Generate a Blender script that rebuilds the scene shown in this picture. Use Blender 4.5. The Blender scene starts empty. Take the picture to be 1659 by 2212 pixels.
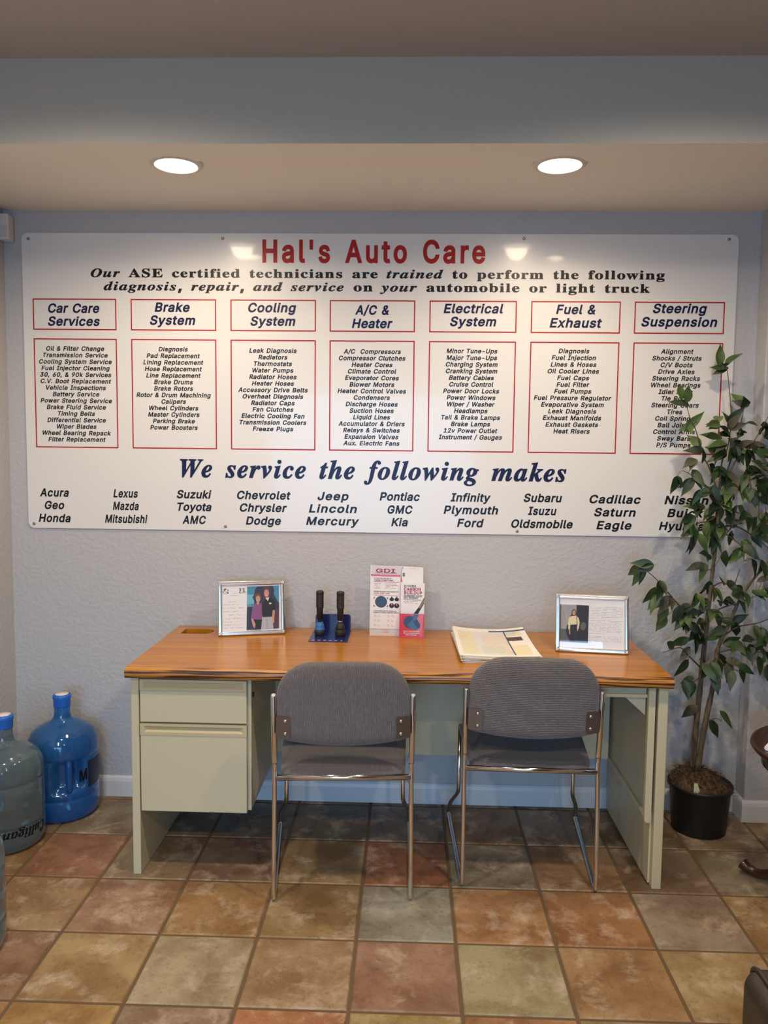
import bpy, bmesh, math, random
from mathutils import Vector, Matrix, noise
from mathutils.geometry import tessellate_polygon

# ------------------------------------------------------------------ camera, world, lights, exposure
S = bpy.context.scene
COL = S.collection
cam_data = bpy.data.cameras.new('camera')
cam_data.sensor_fit = 'VERTICAL'
cam_data.sensor_height = 24.0
cam_data.sensor_width = 18.0
cam_data.lens = 1697.81 / 2212 * 24.0
cam = bpy.data.objects.new('camera', cam_data)
COL.objects.link(cam)
_r = Matrix(((0.99943354, -0.0136296, 0.03077076), (0.03176634, 0.08012743, -0.99627832), (0.01111329, 0.99669144, 0.080515)))
cam.matrix_world = Matrix.Translation((1.59608, -3.24881, 1.50456)) @ _r.to_4x4()
cam_data.clip_start = 0.02
S.camera = cam

S.view_settings.view_transform = 'Standard'
S.view_settings.look = 'None'
S.view_settings.gamma = 1.0
S.view_settings.use_curve_mapping = False
S.view_settings.exposure = 0.0

W = bpy.data.worlds.new('world')
S.world = W
W.use_nodes = True
_bg = W.node_tree.nodes['Background']
_bg.inputs[0].default_value = (0.55, 0.72, 1.0, 1)
_bg.inputs[1].default_value = 0.3


def light(name, kind, loc, energy, color, target=None, **kw):
    d = bpy.data.lights.new(name, kind)
    d.energy = energy
    d.color = color
    for k, v in kw.items():
        setattr(d, k, v)
    o = bpy.data.objects.new(name, d)
    o.location = loc
    if target is not None:
        o.rotation_euler = (Vector(target) - Vector(loc)).to_track_quat('-Z', 'Y').to_euler()
    COL.objects.link(o)
    return o


WARM = (1.0, 0.80, 0.58)
# daylight through the shop-front window behind the camera
light('daylight', 'AREA', (0.9, -6.35, 1.25), 50, (0.34, 0.62, 1.0), target=(1.4, 0, -1.3), shape='RECTANGLE', size=3.0, size_y=1.9, spread=math.radians(95))
# the recessed lamps of the main ceiling, behind the camera
for lx, ly in ((0.65, -1.55), (2.45, -1.55), (0.75, -3.9), (2.35, -3.9)):
    light('ceiling_lamp_light', 'SPOT', (lx, ly, 2.69), 84 if ly > -2 else 105, WARM, target=(lx, ly, 0), spot_size=math.radians(165), spot_blend=0.6, shadow_soft_size=0.06)
LAMP_W = 38.0      # each of the two recessed lamps over the desk
LAMP_E = 11.0

# ------------------------------------------------------------------ helpers
MATS = {}


def mat(name, color, rough=0.5, metal=0.0, build=None, **kw):
    if name in MATS:
        return MATS[name]
    m = bpy.data.materials.new(name)
    m.use_nodes = True
    nt = m.node_tree
    p = nt.nodes['Principled BSDF']
    p.inputs['Base Color'].default_value = (*color, 1)
    p.inputs['Roughness'].default_value = rough
    p.inputs['Metallic'].default_value = metal
    for k, v in kw.items():
        p.inputs[k.replace('_', ' ')].default_value = v
    if build:
        build(nt, p)
    MATS[name] = m
    return m


def node(nt, kind, **kw):
    n = nt.nodes.new(kind)
    for k, v in kw.items():
        if hasattr(n, k):
            setattr(n, k, v)
        else:
            n.inputs[k].default_value = v
    return n


def coords(nt, scale=(1, 1, 1), kind='Object'):
    tc = nt.nodes.new('ShaderNodeTexCoord')
    mp = nt.nodes.new('ShaderNodeMapping')
    mp.inputs['Scale'].default_value = scale
    nt.links.new(tc.outputs[kind], mp.inputs[0])
    return mp.outputs[0]


def ramp(nt, fac, stops):
    r = nt.nodes.new('ShaderNodeValToRGB')
    e = r.color_ramp.elements
    while len(e) < len(stops):
        e.new(0.5)
    for el, (pos, c) in zip(e, stops):
        el.position = pos
        el.color = (*c, 1) if len(c) == 3 else c
    nt.links.new(fac, r.inputs[0])
    return r.outputs[0]


def bump(nt, p, h, strength=0.3, dist=0.01):
    b = nt.nodes.new('ShaderNodeBump')
    b.inputs['Strength'].default_value = strength
    b.inputs['Distance'].default_value = dist
    nt.links.new(h, b.inputs['Height'])
    nt.links.new(b.outputs[0], p.inputs['Normal'])
    return b


def tag(o, label=None, cat=None, group=None, kind=None):
    if label:
        o['label'] = label
    if cat:
        o['category'] = cat
    if group:
        o['group'] = group
    if kind:
        o['kind'] = kind
    return o


def thing(name, label, cat, loc=(0, 0, 0), rot=(0, 0, 0), group=None):
    o = bpy.data.objects.new(name, None)
    o.empty_display_size = 0.1
    o.location = loc
    o.rotation_euler = rot
    COL.objects.link(o)
    return tag(o, label, cat, group)


def obj(name, bm, mats, parent=None, smooth=False, bevel=0.0, segs=2, sub=0, loc=None):
    me = bpy.data.meshes.new(name)
    bm.normal_update()
    bm.to_mesh(me)
    bm.free()
    for m in (mats if isinstance(mats, (list, tuple)) else [mats]):
        me.materials.append(m)
    o = bpy.data.objects.new(name, me)
    COL.objects.link(o)
    if parent:
        o.parent = parent
    if loc:
        o.location = loc
    if smooth:
        for f in me.polygons:
            f.use_smooth = True
    if bevel:
        b = o.modifiers.new('bevel', 'BEVEL')
        b.width = bevel
        b.segments = segs
        b.limit_method = 'ANGLE'
        b.angle_limit = math.radians(40)
    if sub:
        s = o.modifiers.new('sub', 'SUBSURF')
        s.levels = s.render_levels = sub
    return o


def BM():
    return bmesh.new()


def box(bm, x0, x1, y0, y1, z0, z1, mi=0):
    vs = [bm.verts.new(p) for p in ((x0, y0, z0), (x1, y0, z0), (x1, y1, z0), (x0, y1, z0), (x0, y0, z1), (x1, y0, z1), (x1, y1, z1), (x0, y1, z1))]
    for q in ((0, 3, 2, 1), (4, 5, 6, 7), (0, 1, 5, 4), (1, 2, 6, 5), (2, 3, 7, 6), (3, 0, 4, 7)):
        f = bm.faces.new([vs[i] for i in q])
        f.material_index = mi
    return vs


def fillet(pts, r, n=6):
    out = [Vector(pts[0])]
    for i in range(1, len(pts) - 1):
        p, a, b = Vector(pts[i]), Vector(pts[i - 1]), Vector(pts[i + 1])
        rr = min(r, (a - p).length * 0.45, (b - p).length * 0.45)
        s, e = p + (a - p).normalized() * rr, p + (b - p).normalized() * rr
        for k in range(n + 1):
            t = k / n
            out.append(s * (1 - t) ** 2 + p * 2 * t * (1 - t) + e * t * t)
    out.append(Vector(pts[-1]))
    return out


def tube(bm, pts, r, n=12, caps=True, mi=0, round_end=False):
    pts = [Vector(p) for p in pts]
    rs = r if isinstance(r, (list, tuple)) else [r] * len(pts)
    d0 = (pts[1] - pts[0]).normalized()
    up = Vector((0, 0, 1)) if abs(d0.z) < 0.9 else Vector((1, 0, 0))
    u = d0.cross(up).normalized()
    rings = []
    for i, p in enumerate(pts):
        d = (pts[min(i + 1, len(pts) - 1)] - pts[max(i - 1, 0)]).normalized()
        u = (u - d * u.dot(d)).normalized()
        v = d.cross(u)
        rings.append([bm.verts.new(p + (u * math.cos(2 * math.pi * k / n) + v * math.sin(2 * math.pi * k / n)) * rs[i]) for k in range(n)])
    for a, b in zip(rings, rings[1:]):
        for k in range(n):
            f = bm.faces.new((a[k], a[(k + 1) % n], b[(k + 1) % n], b[k]))
            f.smooth = True
            f.material_index = mi
    if caps:
        f = bm.faces.new(list(reversed(rings[0])))
        f.material_index = mi
        f = bm.faces.new(rings[-1])
        f.material_index = mi
    return rings


def lathe(bm, prof, n=40, c=(0, 0, 0), mi=0, cap0=True, cap1=True):
    rings = []
    for r, z in prof:
        rings.append([bm.verts.new((c[0] + r * math.cos(2 * math.pi * k / n), c[1] + r * math.sin(2 * math.pi * k / n), c[2] + z)) for k in range(n)])
    for a, b in zip(rings, rings[1:]):
        for k in range(n):
            f = bm.faces.new((a[k], a[(k + 1) % n], b[(k + 1) % n], b[k]))
            f.smooth = True
            f.material_index = mi
    if cap0:
        bm.faces.new(list(reversed(rings[0]))).material_index = mi
    if cap1:
        bm.faces.new(rings[-1]).material_index = mi
    return rings


def prism(bm, pts, y0, y1, mi=0, axis='y'):
    """Outline in (x, z) pushed from y0 to y1 (axis 'z': outline in (x, y), from z0 to z1; 'x': outline in (y, z))."""
    def P(a, b, c):
        return (a, c, b) if axis == 'y' else ((a, b, c) if axis == 'z' else (c, a, b))
    A = [bm.verts.new(P(a, b, y0)) for a, b in pts]
    B = [bm.verts.new(P(a, b, y1)) for a, b in pts]
    n = len(pts)
    fs = [bm.faces.new(A), bm.faces.new(list(reversed(B)))]
    for i in range(n):
        fs.append(bm.faces.new((A[i], B[i], B[(i + 1) % n], A[(i + 1) % n])))
    for f in fs:
        f.material_index = mi
    bmesh.ops.recalc_face_normals(bm, faces=fs)
    return fs


def rrect(x0, x1, z0, z1, r, n=6):
    out = []
    for cx, cz, a0 in ((x1 - r, z1 - r, 0), (x0 + r, z1 - r, 90), (x0 + r, z0 + r, 180), (x1 - r, z0 + r, 270)):
        for k in range(n + 1):
            a = math.radians(a0 + 90 * k / n)
            out.append((cx + r * math.cos(a), cz + r * math.sin(a)))
    return out


def flat(bm, pts, y, mi=0):
    """A printed shape: outline in (x, z) on the plane y, facing -y."""
    tri = tessellate_polygon([[Vector((a, b, 0)) for a, b in pts]])
    vs = [bm.verts.new((a, y, b)) for a, b in pts]
    for t in tri:
        try:
            f = bm.faces.new([vs[i] for i in t])
        except ValueError:
            continue
        f.normal_update()
        if f.normal.y > 0:
            f.normal_flip()
        f.material_index = mi


def rect(bm, x0, x1, z0, z1, y, mi=0):
    flat(bm, [(x0, z0), (x1, z0), (x1, z1), (x0, z1)], y, mi)


def ell(cx, cz, rx, rz, n=20, a0=0, a1=360):
    return [(cx + rx * math.cos(math.radians(a0 + (a1 - a0) * k / n)), cz + rz * math.sin(math.radians(a0 + (a1 - a0) * k / n))) for k in range(n)]


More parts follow.
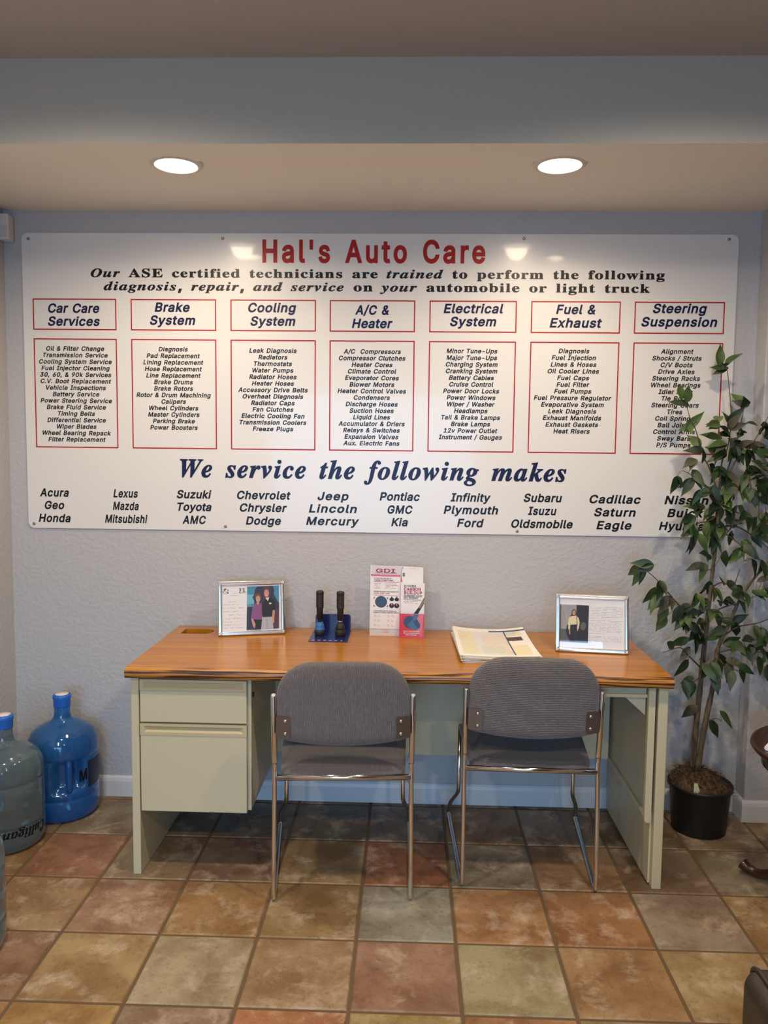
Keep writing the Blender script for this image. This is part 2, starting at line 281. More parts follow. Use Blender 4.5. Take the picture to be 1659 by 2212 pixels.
# lettering outlines, 1000 units to the em: advance, then one closed outline per «/»
sans = {'!': '196/84 -29 56 -17 39 0 27 28 26 48 35 76 52 96 76 109 104 113 132 104 149 92 165 68 170 48 169 32 162 8 140 -17 112 -29/44 134 42 140 40 212 38 532 40 534 156 534 158 400 153 136', '$': '447/175 -98 175 -34 171 -30 119 -16 83 4 67 17 42 46 22 86 14 118 11 163 123 163 129 158 134 122 142 106 163 88 175 86 175 214 135 228 103 244 75 264 54 286 38 314 30 334 26 358 26 390 39 438 50 458 73 486 111 514 139 527 175 538 175 606 179 610 267 610 270 606 271 539 315 526 347 511 371 493 397 466 421 418 429 354 315 353 305 398 287 416 271 423 271 306 347 276 379 255 401 234 417 210 429 182 434 150 433 114 429 94 413 58 397 34 379 16 351 -4 327 -16 271 -33 270 -98/270 86 275 84 299 98 313 114 319 134 317 154 311 163 295 176 271 186/168 338 175 338 175 418 171 420 151 405 141 382 145 358', '&': '448/162 -31 130 -24 98 -12 74 3 49 25 29 53 14 89 9 113 9 153 17 185 37 221 57 245 97 281 65 329 57 349 50 381 49 401 53 433 69 473 94 503 130 526 174 538 226 538 270 526 310 499 335 465 348 425 347 377 332 337 310 307 257 261 318 185 326 250 433 249 432 189 427 157 419 129 399 85 482 -19 478 -23 354 -26 326 4 286 -16 242 -29 206 -33/182 73 198 72 222 76 250 88 252 93 166 194 130 157 123 137 124 117 129 105 142 89 166 76/184 349 190 348 214 367 235 393 235 413 222 430 210 434 190 434 174 426 165 413 164 385', "'": '206/53 292 44 534 161 534 153 294', ',': '188/9 -145 8 -135 45 95 49 98 169 98 170 93 104 -143', '-': '453/90 162 90 270 358 270 363 268 362 162', '.': '188/81 -29 53 -17 36 0 24 28 25 56 37 84 61 105 85 113 105 112 129 104 150 88 163 68 167 52 167 32 159 8 137 -17 109 -29', '/': '249/-18 -102 -18 -96 157 556 162 558 266 558 267 552 92 -100', '0': '453/200 -31 164 -23 120 -1 90 25 62 65 39 121 26 177 22 233 23 293 30 353 42 397 59 437 88 479 116 506 160 530 188 538 244 541 292 531 332 510 365 481 390 445 408 405 425 341 430 285 429 197 421 145 401 85 382 49 355 17 324 -7 288 -24 248 -32/212 77 228 75 252 80 268 89 281 101 294 121 305 149 317 217 317 293 309 345 302 369 285 401 271 417 256 427 236 433 220 433 196 427 174 409 163 393 142 337 136 281 138 201 151 141 162 117 176 98 192 84', '1': '453/52 -26 52 81 184 81 186 84 186 396 184 398 176 393 64 313 61 440 188 534 300 534 302 84 304 81 415 80 416 -24', '2': '453/40 -26 40 59 253 288 285 332 294 360 293 388 289 400 276 416 252 430 212 433 184 424 163 404 154 380 153 344 148 336 40 337 42 396 55 440 75 472 104 502 128 518 164 533 208 541 244 541 284 534 308 525 336 509 356 493 390 448 405 400 405 344 392 300 361 248 321 200 213 84 412 83 415 80 415 -24', '3': '453/185 -31 149 -24 109 -8 73 16 56 33 44 49 27 81 20 109 15 157 129 158 133 153 139 117 153 96 185 80 229 76 265 84 289 102 302 129 302 161 286 193 269 207 253 215 217 221 133 221 131 309 231 425 45 427 43 533 397 535 398 449 296 341 274 313 313 302 349 283 378 257 397 229 414 189 419 157 418 121 406 77 390 49 374 29 345 3 317 -13 289 -23 253 -31', '4': '453/256 -24 256 76 252 79 16 79 14 164 232 534 352 535 352 528 154 192 160 189 252 189 256 192 256 340 260 344 368 343 369 192 372 189 438 188 440 84 436 79 372 79 369 76 368 -25', '5': '453/189 -31 157 -24 121 -9 101 4 73 30 56 53 44 77 36 105 31 153 33 156 141 156 146 149 152 117 165 96 193 80 213 76 233 76 265 88 287 109 299 137 301 173 299 189 291 209 273 231 257 242 233 250 213 251 185 247 161 238 133 219 41 229 40 249 72 533 389 535 392 533 392 429 389 426 175 425 166 353 169 350 213 359 257 358 301 346 337 326 366 301 387 273 407 229 416 181 415 129 402 85 383 49 351 13 313 -12 269 -28 233 -33', '6': '453/195 -31 143 -16 111 4 81 33 62 61 47 97 38 137 38 181 47 225 66 273 98 329 237 533 363 533 365 529 360 521 238 341 267 338 311 326 351 302 376 277 400 237 413 193 414 141 409 105 393 65 372 33 351 12 323 -8 271 -28 235 -33/205 77 239 75 263 84 276 93 289 109 301 141 301 173 289 205 275 222 263 230 243 238 211 238 187 230 165 209 154 185 151 145 161 113 183 87', '7': '453/58 -26 57 -20 282 424 38 426 36 532 38 535 414 535 415 440 182 -24', '8': '453/192 -31 132 -16 96 4 63 33 46 57 35 81 26 129 27 157 34 189 55 229 92 269 71 293 51 333 45 365 46 405 54 437 67 461 84 483 116 511 136 522 168 534 212 541 244 541 296 531 336 511 356 495 377 473 397 437 405 413 408 385 405 349 388 305 359 269 388 241 413 201 425 161 425 109 416 77 401 49 376 19 344 -4 308 -20 280 -28 240 -33/202 77 236 75 264 80 288 92 301 105 310 125 309 153 301 173 280 195 252 207 236 209 204 207 172 194 151 173 142 149 142 129 146 113 164 92 188 80/208 317 228 315 256 320 276 333 286 345 293 365 293 385 289 401 281 413 264 426 232 434 200 431 176 418 166 405 159 381 162 353 176 332 188 324', '9': '453/87 -24 90 -16 214 168 163 175 123 192 91 215 67 244 46 288 38 328 38 372 50 424 74 468 99 495 123 513 155 529 183 537 227 542 267 538 295 530 335 509 364 484 385 456 404 416 413 380 414 332 409 296 397 260 357 184 215 -24/205 272 239 270 263 278 281 292 297 320 301 356 293 392 275 416 263 425 243 433 211 433 183 421 166 404 154 376 151 344 159 312 176 288', '?': '358/149 -29 129 -22 105 0 96 16 92 32 93 52 101 76 113 92 141 109 169 113 197 104 218 88 227 76 234 56 234 28 223 0 205 -18 177 -30/109 126 107 128 108 196 112 224 120 248 145 284 209 331 227 352 235 376 235 396 231 408 221 420 201 432 185 436 157 433 141 425 125 408 120 396 113 353 1 353 0 372 9 428 20 456 40 484 73 513 105 529 133 537 165 542 201 541 241 532 269 520 297 501 315 484 335 452 347 416 350 384 347 348 342 328 327 296 312 276 285 250 241 220 229 208 220 180 217 126', 'A': '480/-19 -26 183 532 185 535 293 534 499 -24 377 -26 325 115 157 116 152 112 101 -26/192 228 197 225 281 225 286 228 242 356 237 362', 'B': '456/36 -26 34 532 36 535 276 533 324 522 356 505 378 488 398 464 409 444 422 404 424 364 417 324 405 300 378 268 401 248 418 228 433 200 441 172 444 144 441 104 424 56 404 29 372 3 336 -14 308 -21 264 -26/152 84 256 83 300 91 316 102 325 116 329 132 326 160 308 185 280 201 252 205 152 204/152 312 236 311 276 319 292 330 306 348 310 372 305 396 297 408 284 418 256 425 152 425', 'C': '510/236 -31 196 -24 140 0 102 29 79 53 59 81 31 141 19 189 14 241 19 317 31 369 55 421 84 461 120 495 160 519 204 534 248 541 312 538 356 526 384 514 420 490 450 461 482 409 493 377 504 325 500 322 388 324 378 361 370 377 350 401 332 414 300 426 268 430 236 426 212 418 185 401 163 377 147 349 135 313 130 261 131 217 139 181 148 157 171 121 200 97 232 83 280 79 316 87 352 110 373 137 388 185 500 186 503 185 502 173 493 129 477 89 457 57 416 16 372 -11 336 -24 292 -32', 'D': '502/36 -26 34 532 36 535 260 533 320 521 348 510 384 489 418 460 450 416 474 360 485 304 487 228 481 180 466 128 441 80 416 49 380 18 344 -2 300 -17 232 -26/152 84 228 83 260 87 288 95 304 103 327 120 342 136 357 164 369 204 373 240 373 272 365 324 352 356 337 380 308 405 292 413 268 421 240 425 151 424', 'E': '419/36 -26 34 532 36 535 396 535 396 426 151 424 152 313 376 312 381 308 380 204 152 202 151 88 156 83 400 82 401 -24', 'F': '410/36 -26 34 532 36 535 392 535 395 532 395 428 392 426 151 424 152 305 368 304 372 300 371 196 152 194 151 -24', 'G': '520/236 -31 184 -20 140 0 97 33 66 69 40 117 23 169 15 221 15 285 23 341 39 389 67 441 103 481 136 506 188 530 220 538 284 541 328 534 364 522 396 506 432 479 462 445 482 409 493 381 506 325 500 322 392 322 387 329 374 365 358 389 328 415 300 426 268 430 252 429 232 426 204 415 176 394 160 373 143 341 135 313 130 261 131 217 143 169 154 145 171 121 196 100 220 87 248 80 280 79 308 84 336 96 361 117 381 153 387 177 384 185 260 173 256 177 256 277 260 282 500 282 504 277 502 165 490 113 473 77 448 43 420 16 372 -13 336 -25 296 -32', 'H': '517/36 -26 36 535 148 535 151 532 151 320 156 315 364 315 366 532 368 535 480 535 483 532 483 -24 366 -24 364 206 156 206 151 204 151 -24', 'I': '300/7 -26 5 80 7 83 87 83 92 88 92 424 5 428 5 532 7 535 291 535 295 532 295 428 209 424 209 88 211 83 291 83 295 80 295 -24', 'J': '396/157 -31 137 -28 93 -12 59 13 32 45 16 81 8 121 7 197 121 199 124 197 125 125 131 105 139 93 157 81 177 76 209 79 225 88 242 113 246 145 246 533 361 534 362 133 351 73 342 53 323 25 305 8 277 -11 249 -23 209 -32', 'K': '467/36 -26 36 535 148 535 151 532 152 318 352 534 492 530 494 528 481 512 277 288 283 276 490 -16 492 -24 360 -26 201 196 192 203 151 160 151 -24', 'L': '393/36 -26 34 532 36 535 148 535 151 532 152 84 384 83 387 80 387 -24', 'M': '628/36 -26 36 535 164 535 170 532 311 168 316 163 458 532 460 535 592 535 594 -24 478 -24 476 271 360 -24 267 -24 152 267 148 264 148 -24', 'N': '523/36 -26 36 535 148 535 152 532 372 187 373 532 376 535 488 534 489 -24 371 -24 152 322 151 -24', 'O': '533/236 -31 196 -24 140 0 100 31 59 81 35 129 19 189 14 241 19 317 36 381 55 421 87 465 120 495 160 519 204 534 248 541 312 538 356 526 408 498 448 463 474 429 498 381 512 329 518 285 517 213 505 149 486 101 461 61 416 16 376 -9 336 -24 292 -32/242 81 280 79 304 84 344 104 369 129 386 157 397 189 402 217 404 265 402 297 393 333 381 361 358 393 336 410 312 422 280 429 252 429 220 422 204 414 181 397 163 377 147 349 135 313 131 289 131 217 139 181 148 157 159 137 180 111 216 88', 'P': '445/36 -26 34 532 36 535 260 534 312 524 348 508 376 489 405 456 418 432 430 396 434 368 433 320 426 284 405 240 372 203 348 186 316 172 280 163 252 160 152 159 151 -24/151 272 156 268 232 268 264 271 292 284 309 304 318 336 317 368 304 399 284 416 252 425 152 425', 'Q': '533/388 -74 348 -21 276 -33 224 -30 176 -17 136 3 100 31 71 64 48 100 31 140 18 196 14 268 19 320 35 380 55 420 87 464 124 498 176 526 220 538 284 542 332 534 376 518 416 493 448 463 474 428 498 380 510 340 518 284 518 224 513 184 505 148 486 100 466 68 439 36 513 -68 500 -72/248 80 273 80 200 181 324 186 368 130 389 164 402 216 404 264 402 296 393 332 382 360 366 384 344 405 316 421 280 430 252 430 220 422 196 410 180 397 162 376 148 352 139 328 131 288 131 216 139 180 155 144 171 120 196 99 220 87', 'R': '449/36 -26 34 532 36 535 272 533 312 525 356 506 396 471 418 436 433 384 435 336 429 300 409 252 382 220 351 196 470 -24 337 -24 232 170 156 172 151 168 151 -24/151 284 156 281 256 282 280 287 296 296 313 316 318 336 318 372 309 396 292 413 256 425 152 425', 'S': '447/187 -33 147 -26 115 -14 87 2 59 25 38 51 23 83 14 115 10 159 15 162 123 162 128 159 134 119 151 97 179 82 215 75 255 78 279 85 299 98 317 123 319 143 317 155 299 173 279 184 151 222 115 237 83 257 55 285 39 311 26 355 26 387 34 423 46 451 67 479 95 504 131 524 171 536 207 541 255 540 299 532 327 521 351 508 386 479 409 447 421 419 429 355 423 352 319 352 315 355 308 391 295 409 271 425 235 432 191 429 163 416 150 403 142 387 143 363 151 349 175 334 203 323 311 292 347 276 387 248 412 219 429 183 434 147 433 111 424 79 401 39 371 9 347 -7 311 -22 283 -30 239 -35', 'T': '449/168 -25 166 424 8 426 6 532 8 535 440 535 442 532 442 428 440 426 282 424 282 -24', 'U': '517/224 -32 164 -18 112 11 72 52 55 80 44 108 34 164 34 532 36 534 148 534 150 532 150 176 155 144 170 116 200 90 236 79 272 78 308 86 336 103 353 124 365 156 367 532 372 534 480 534 483 532 483 164 477 120 464 84 445 52 424 27 392 2 364 -14 332 -25 288 -33', 'V': '480/185 -24 -20 532 -15 535 101 535 103 532 241 146 375 532 381 535 497 535 498 528 297 -23 293 -26', 'W': '686/136 -26 -16 534 100 535 103 532 192 187 197 196 286 532 288 535 396 535 400 532 492 185 582 532 588 535 700 535 702 528 550 -24 435 -24 344 310 339 304 251 -24', 'X': '474/-22 -24 -25 -20 -22 -16 179 260 -15 532 118 534 238 358 358 532 362 535 490 533 297 264 499 -20 498 -24 367 -24 238 164 106 -25', 'Y': '472/181 -26 178 -24 178 200 -28 532 105 534 237 322 365 532 369 535 497 534 499 532 495 524 296 204 294 -24', 'Z': '438/16 -25 15 52 19 60 269 424 16 426 14 532 16 535 420 535 422 452 171 84 424 82 426 -24', 'a': '389/130 -33 90 -22 66 -10 46 6 25 31 13 55 5 87 5 127 13 159 21 175 42 200 82 225 142 241 246 255 249 263 244 283 233 295 214 303 186 305 166 301 137 283 114 243 6 275 21 311 37 339 70 373 102 391 142 405 182 410 222 409 262 400 302 381 327 359 348 327 360 291 362 267 362 -21 358 -26 254 -26 250 -21 250 -13 246 -12 218 -26 190 -33/142 75 178 71 198 74 218 83 239 103 252 139 273 155 266 157 238 150 166 141 130 129 121 119 118 99 126 84', 'b': '424/201 -32 173 -25 141 -7 138 -24 133 -26 27 -24 29 534 137 534 139 532 141 386 181 405 209 410 257 409 301 397 341 373 366 348 389 312 405 272 415 224 417 188 414 144 398 84 377 44 345 7 329 -5 297 -22 249 -34/198 76 237 74 260 84 274 96 285 112 297 144 302 172 302 208 293 248 282 272 273 283 261 293 245 301 213 304 197 301 181 294 168 284 156 268 143 236 139 180 148 128 169 93 181 83', 'c': '396/178 -32 134 -22 102 -6 74 17 45 52 24 92 13 132 9 160 9 216 17 260 33 304 53 336 90 373 122 393 158 405 186 410 234 409 258 405 290 394 314 381 341 360 372 320 394 260 286 231 271 272 261 284 242 297 230 302 202 304 182 301 166 293 144 272 134 252 125 224 122 196 124 160 137 116 148 100 166 82 186 74 218 73 242 79 264 96 275 112 285 144 290 147 395 120 383 80 367 48 348 24 318 -2 290 -18 254 -30 218 -34', 'd': '424/170 -32 126 -22 86 2 53 36 30 76 17 112 8 176 10 228 24 288 44 328 70 360 102 385 134 401 170 409 222 409 254 401 282 385 285 388 286 534 394 534 398 532 398 -24 290 -26 287 -24 286 -7 238 -30 206 -34/182 76 222 74 242 82 254 91 272 116 283 152 286 188 284 220 275 256 256 284 246 293 226 302 198 304 182 301 158 289 138 264 125 224 122 180 125 152 133 124 155 92 166 82', 'e': '404/182 -32 146 -25 110 -10 75 16 53 40 33 72 17 116 9 160 9 216 17 260 33 304 53 336 74 361 106 385 142 401 178 409 230 409 278 398 310 381 346 350 363 328 380 296 391 260 396 224 397 148 394 144 130 144 126 140 137 112 145 100 166 82 186 75 210 72 238 75 262 86 279 108 290 135 398 108 383 64 372 44 352 20 326 -2 298 -18 262 -29 226 -34/158 244 254 240 274 240 279 244 267 272 254 287 238 298 214 304 178 301 162 293 147 280 128 248 130 244', 'f': '254/54 -24 54 296 50 301 -18 301 -20 304 -19 404 50 405 54 408 56 456 65 484 82 511 114 538 142 550 178 556 218 554 254 545 273 536 244 436 214 446 190 448 176 444 169 432 168 408 170 405 253 404 254 304 250 301 169 300 168 -24', 'g': '425/170 -175 122 -163 78 -140 57 -123 40 -103 17 -59 110 -8 142 -50 162 -63 202 -72 238 -68 258 -60 274 -47 283 -27 285 1 282 3 254 -12 230 -19 198 -21 166 -19 146 -16 106 0 82 16 58 39 41 61 25 93 10 153 9 217 13 249 25 289 40 321 70 360 98 383 142 403 186 411 218 409 250 403 286 384 290 405 394 405 398 401 398 -27 388 -75 376 -99 360 -119 338 -139 310 -156 278 -168 234 -176/177 89 214 85 230 88 250 97 271 121 283 153 286 205 283 229 275 257 254 287 238 297 222 303 186 302 159 289 136 261 125 225 122 185 125 157 132 133 141 117 154 102', 'h': '410/29 -26 27 532 29 535 137 535 139 532 141 387 173 402 205 409 245 410 273 405 305 393 329 378 349 356 370 320 378 292 383 260 383 -24 270 -24 270 248 262 276 248 292 229 301 205 303 189 301 165 289 155 280 143 256 139 232 139 -24', 'i': '167/29 -26 27 -24 27 404 137 405 139 -24/65 419 41 431 23 452 15 476 20 508 33 528 57 545 81 550 109 545 129 533 146 512 152 488 150 464 137 442 113 423 97 418', 'j': '167/-34 -169 -36 -63 14 -60 23 -51 26 -39 26 401 30 405 138 405 140 -31 135 -75 115 -119 96 -139 78 -152 50 -163 26 -168/74 417 46 427 24 449 16 469 16 497 24 517 46 539 74 549 94 549 122 539 140 521 151 497 151 473 143 449 122 428 102 419', 'k': '381/29 -26 27 532 29 535 137 535 139 532 141 271 273 404 405 400 405 396 235 216 417 -20 381 -24 281 -25 149 140 139 128 139 -24', 'l': '189/113 -26 81 -16 55 2 39 26 27 66 29 535 137 535 139 530 139 90 145 78 185 84 191 82 211 -14 201 -19 161 -28', 'm': '610/29 -26 29 405 133 405 137 404 141 388 165 401 189 409 209 412 245 410 265 405 289 393 321 364 345 384 377 402 409 410 449 412 485 405 513 393 536 376 554 356 573 320 583 272 581 -26 470 -24 470 264 466 280 457 292 441 301 425 304 409 304 385 296 372 284 363 264 361 -25 249 -24 249 256 246 276 229 297 209 304 193 304 177 300 157 287 143 264 139 244 139 -24', 'n': '410/29 -26 27 404 133 405 137 404 141 386 161 397 197 408 253 409 297 397 329 377 349 356 366 328 374 308 382 272 383 -24 270 -24 270 248 262 276 248 292 229 301 205 303 189 301 165 289 155 280 143 256 139 232 139 -24', 'o': '415/178 -32 134 -22 102 -6 74 17 45 52 24 92 13 132 9 160 9 216 17 260 33 304 53 336 79 364 102 382 142 401 186 410 234 409 274 400 314 381 352 348 376 316 395 272 404 232 407 196 404 144 391 92 375 60 356 32 326 4 298 -14 254 -30 218 -34/182 76 226 74 254 86 278 116 291 156 292 212 283 248 264 280 250 293 230 301 198 303 166 293 144 272 134 252 125 224 122 180 125 152 134 124 155 92', 'p': '424/29 -169 29 405 133 405 138 401 141 384 165 399 189 407 241 411 285 402 313 391 349 366 374 337 398 293 410 253 417 189 414 145 405 105 390 65 366 29 341 4 313 -15 281 -28 245 -33 197 -32 169 -24 141 -8 139 -167/193 77 229 73 245 76 261 84 286 113 298 145 302 169 302 209 290 257 278 277 265 290 237 303 201 302 177 291 155 265 143 233 139 177 147 129 165 98 181 83', 'q': '424/286 -168 285 -11 282 -8 242 -28 210 -33 162 -32 114 -16 78 9 49 41 29 77 13 129 8 173 9 217 17 265 38 317 57 345 86 374 118 394 158 407 182 411 234 407 258 399 286 384 290 405 394 405 398 401 398 -167/177 77 214 73 230 76 250 88 268 109 283 153 285 209 276 253 254 286 242 295 222 302 186 302 159 289 141 269 125 225 122 181 125 153 133 125 154 92', 'r': '259/29 -26 27 404 133 405 137 404 141 390 161 401 189 409 269 408 270 292 213 300 185 297 161 285 143 260 139 240 139 -24', 's': '365/150 -32 130 -29 94 -18 66 -1 51 12 36 28 20 56 4 112 14 117 110 137 122 104 132 88 146 78 170 72 194 72 222 79 238 92 242 104 240 112 222 125 110 155 66 178 45 200 29 228 21 260 21 288 29 320 44 348 63 368 86 385 122 401 158 409 218 409 262 398 304 372 335 332 356 272 254 247 249 252 239 280 225 296 206 305 186 306 166 305 146 296 136 284 137 268 146 259 166 251 270 224 294 213 322 193 339 172 352 144 357 112 355 80 343 48 327 24 306 4 278 -14 250 -25 210 -33', 't': '227/142 -28 114 -22 90 -10 66 10 54 28 41 64 38 92 38 296 34 301 -18 301 -20 304 -19 404 34 405 38 408 38 492 42 497 150 496 152 408 154 405 226 405 229 400 229 304 226 301 153 300 152 100 153 84 158 78 174 76 218 83 222 81 242 -16 190 -29', 'u': '410/157 -29 113 -17 77 6 55 31 36 71 27 127 27 403 139 403 139 139 143 115 151 99 165 85 181 78 201 76 221 78 245 90 257 103 266 123 270 143 270 403 381 405 383 403 382 -25 277 -26 272 -25 269 -7 225 -26 193 -31', 'v': '389/146 -26 -19 404 103 404 194 154 198 160 286 402 290 405 406 405 407 400 403 388 245 -24', 'w': '567/121 -26 116 -20 -11 405 107 404 169 182 233 405 335 404 397 183 460 404 579 404 449 -24 348 -24 285 196 280 192 219 -24', 'x': '379/-19 -24 -22 -20 -17 -12 118 172 132 196 -12 396 -14 400 -11 404 113 405 189 289 193 290 269 405 393 404 395 400 390 392 246 192 401 -20 401 -24 273 -26 189 101 105 -26', 'y': '389/62 -169 17 -153 41 -61 46 -56 90 -64 105 -61 119 -45 135 -1 -20 403 104 403 194 153 198 159 286 403 406 405 407 399 215 -97 186 -135 154 -158 110 -170', 'z': '380/18 -26 16 56 202 296 26 297 22 300 23 404 358 404 359 324 177 84 362 82 364 80 364 -24'}
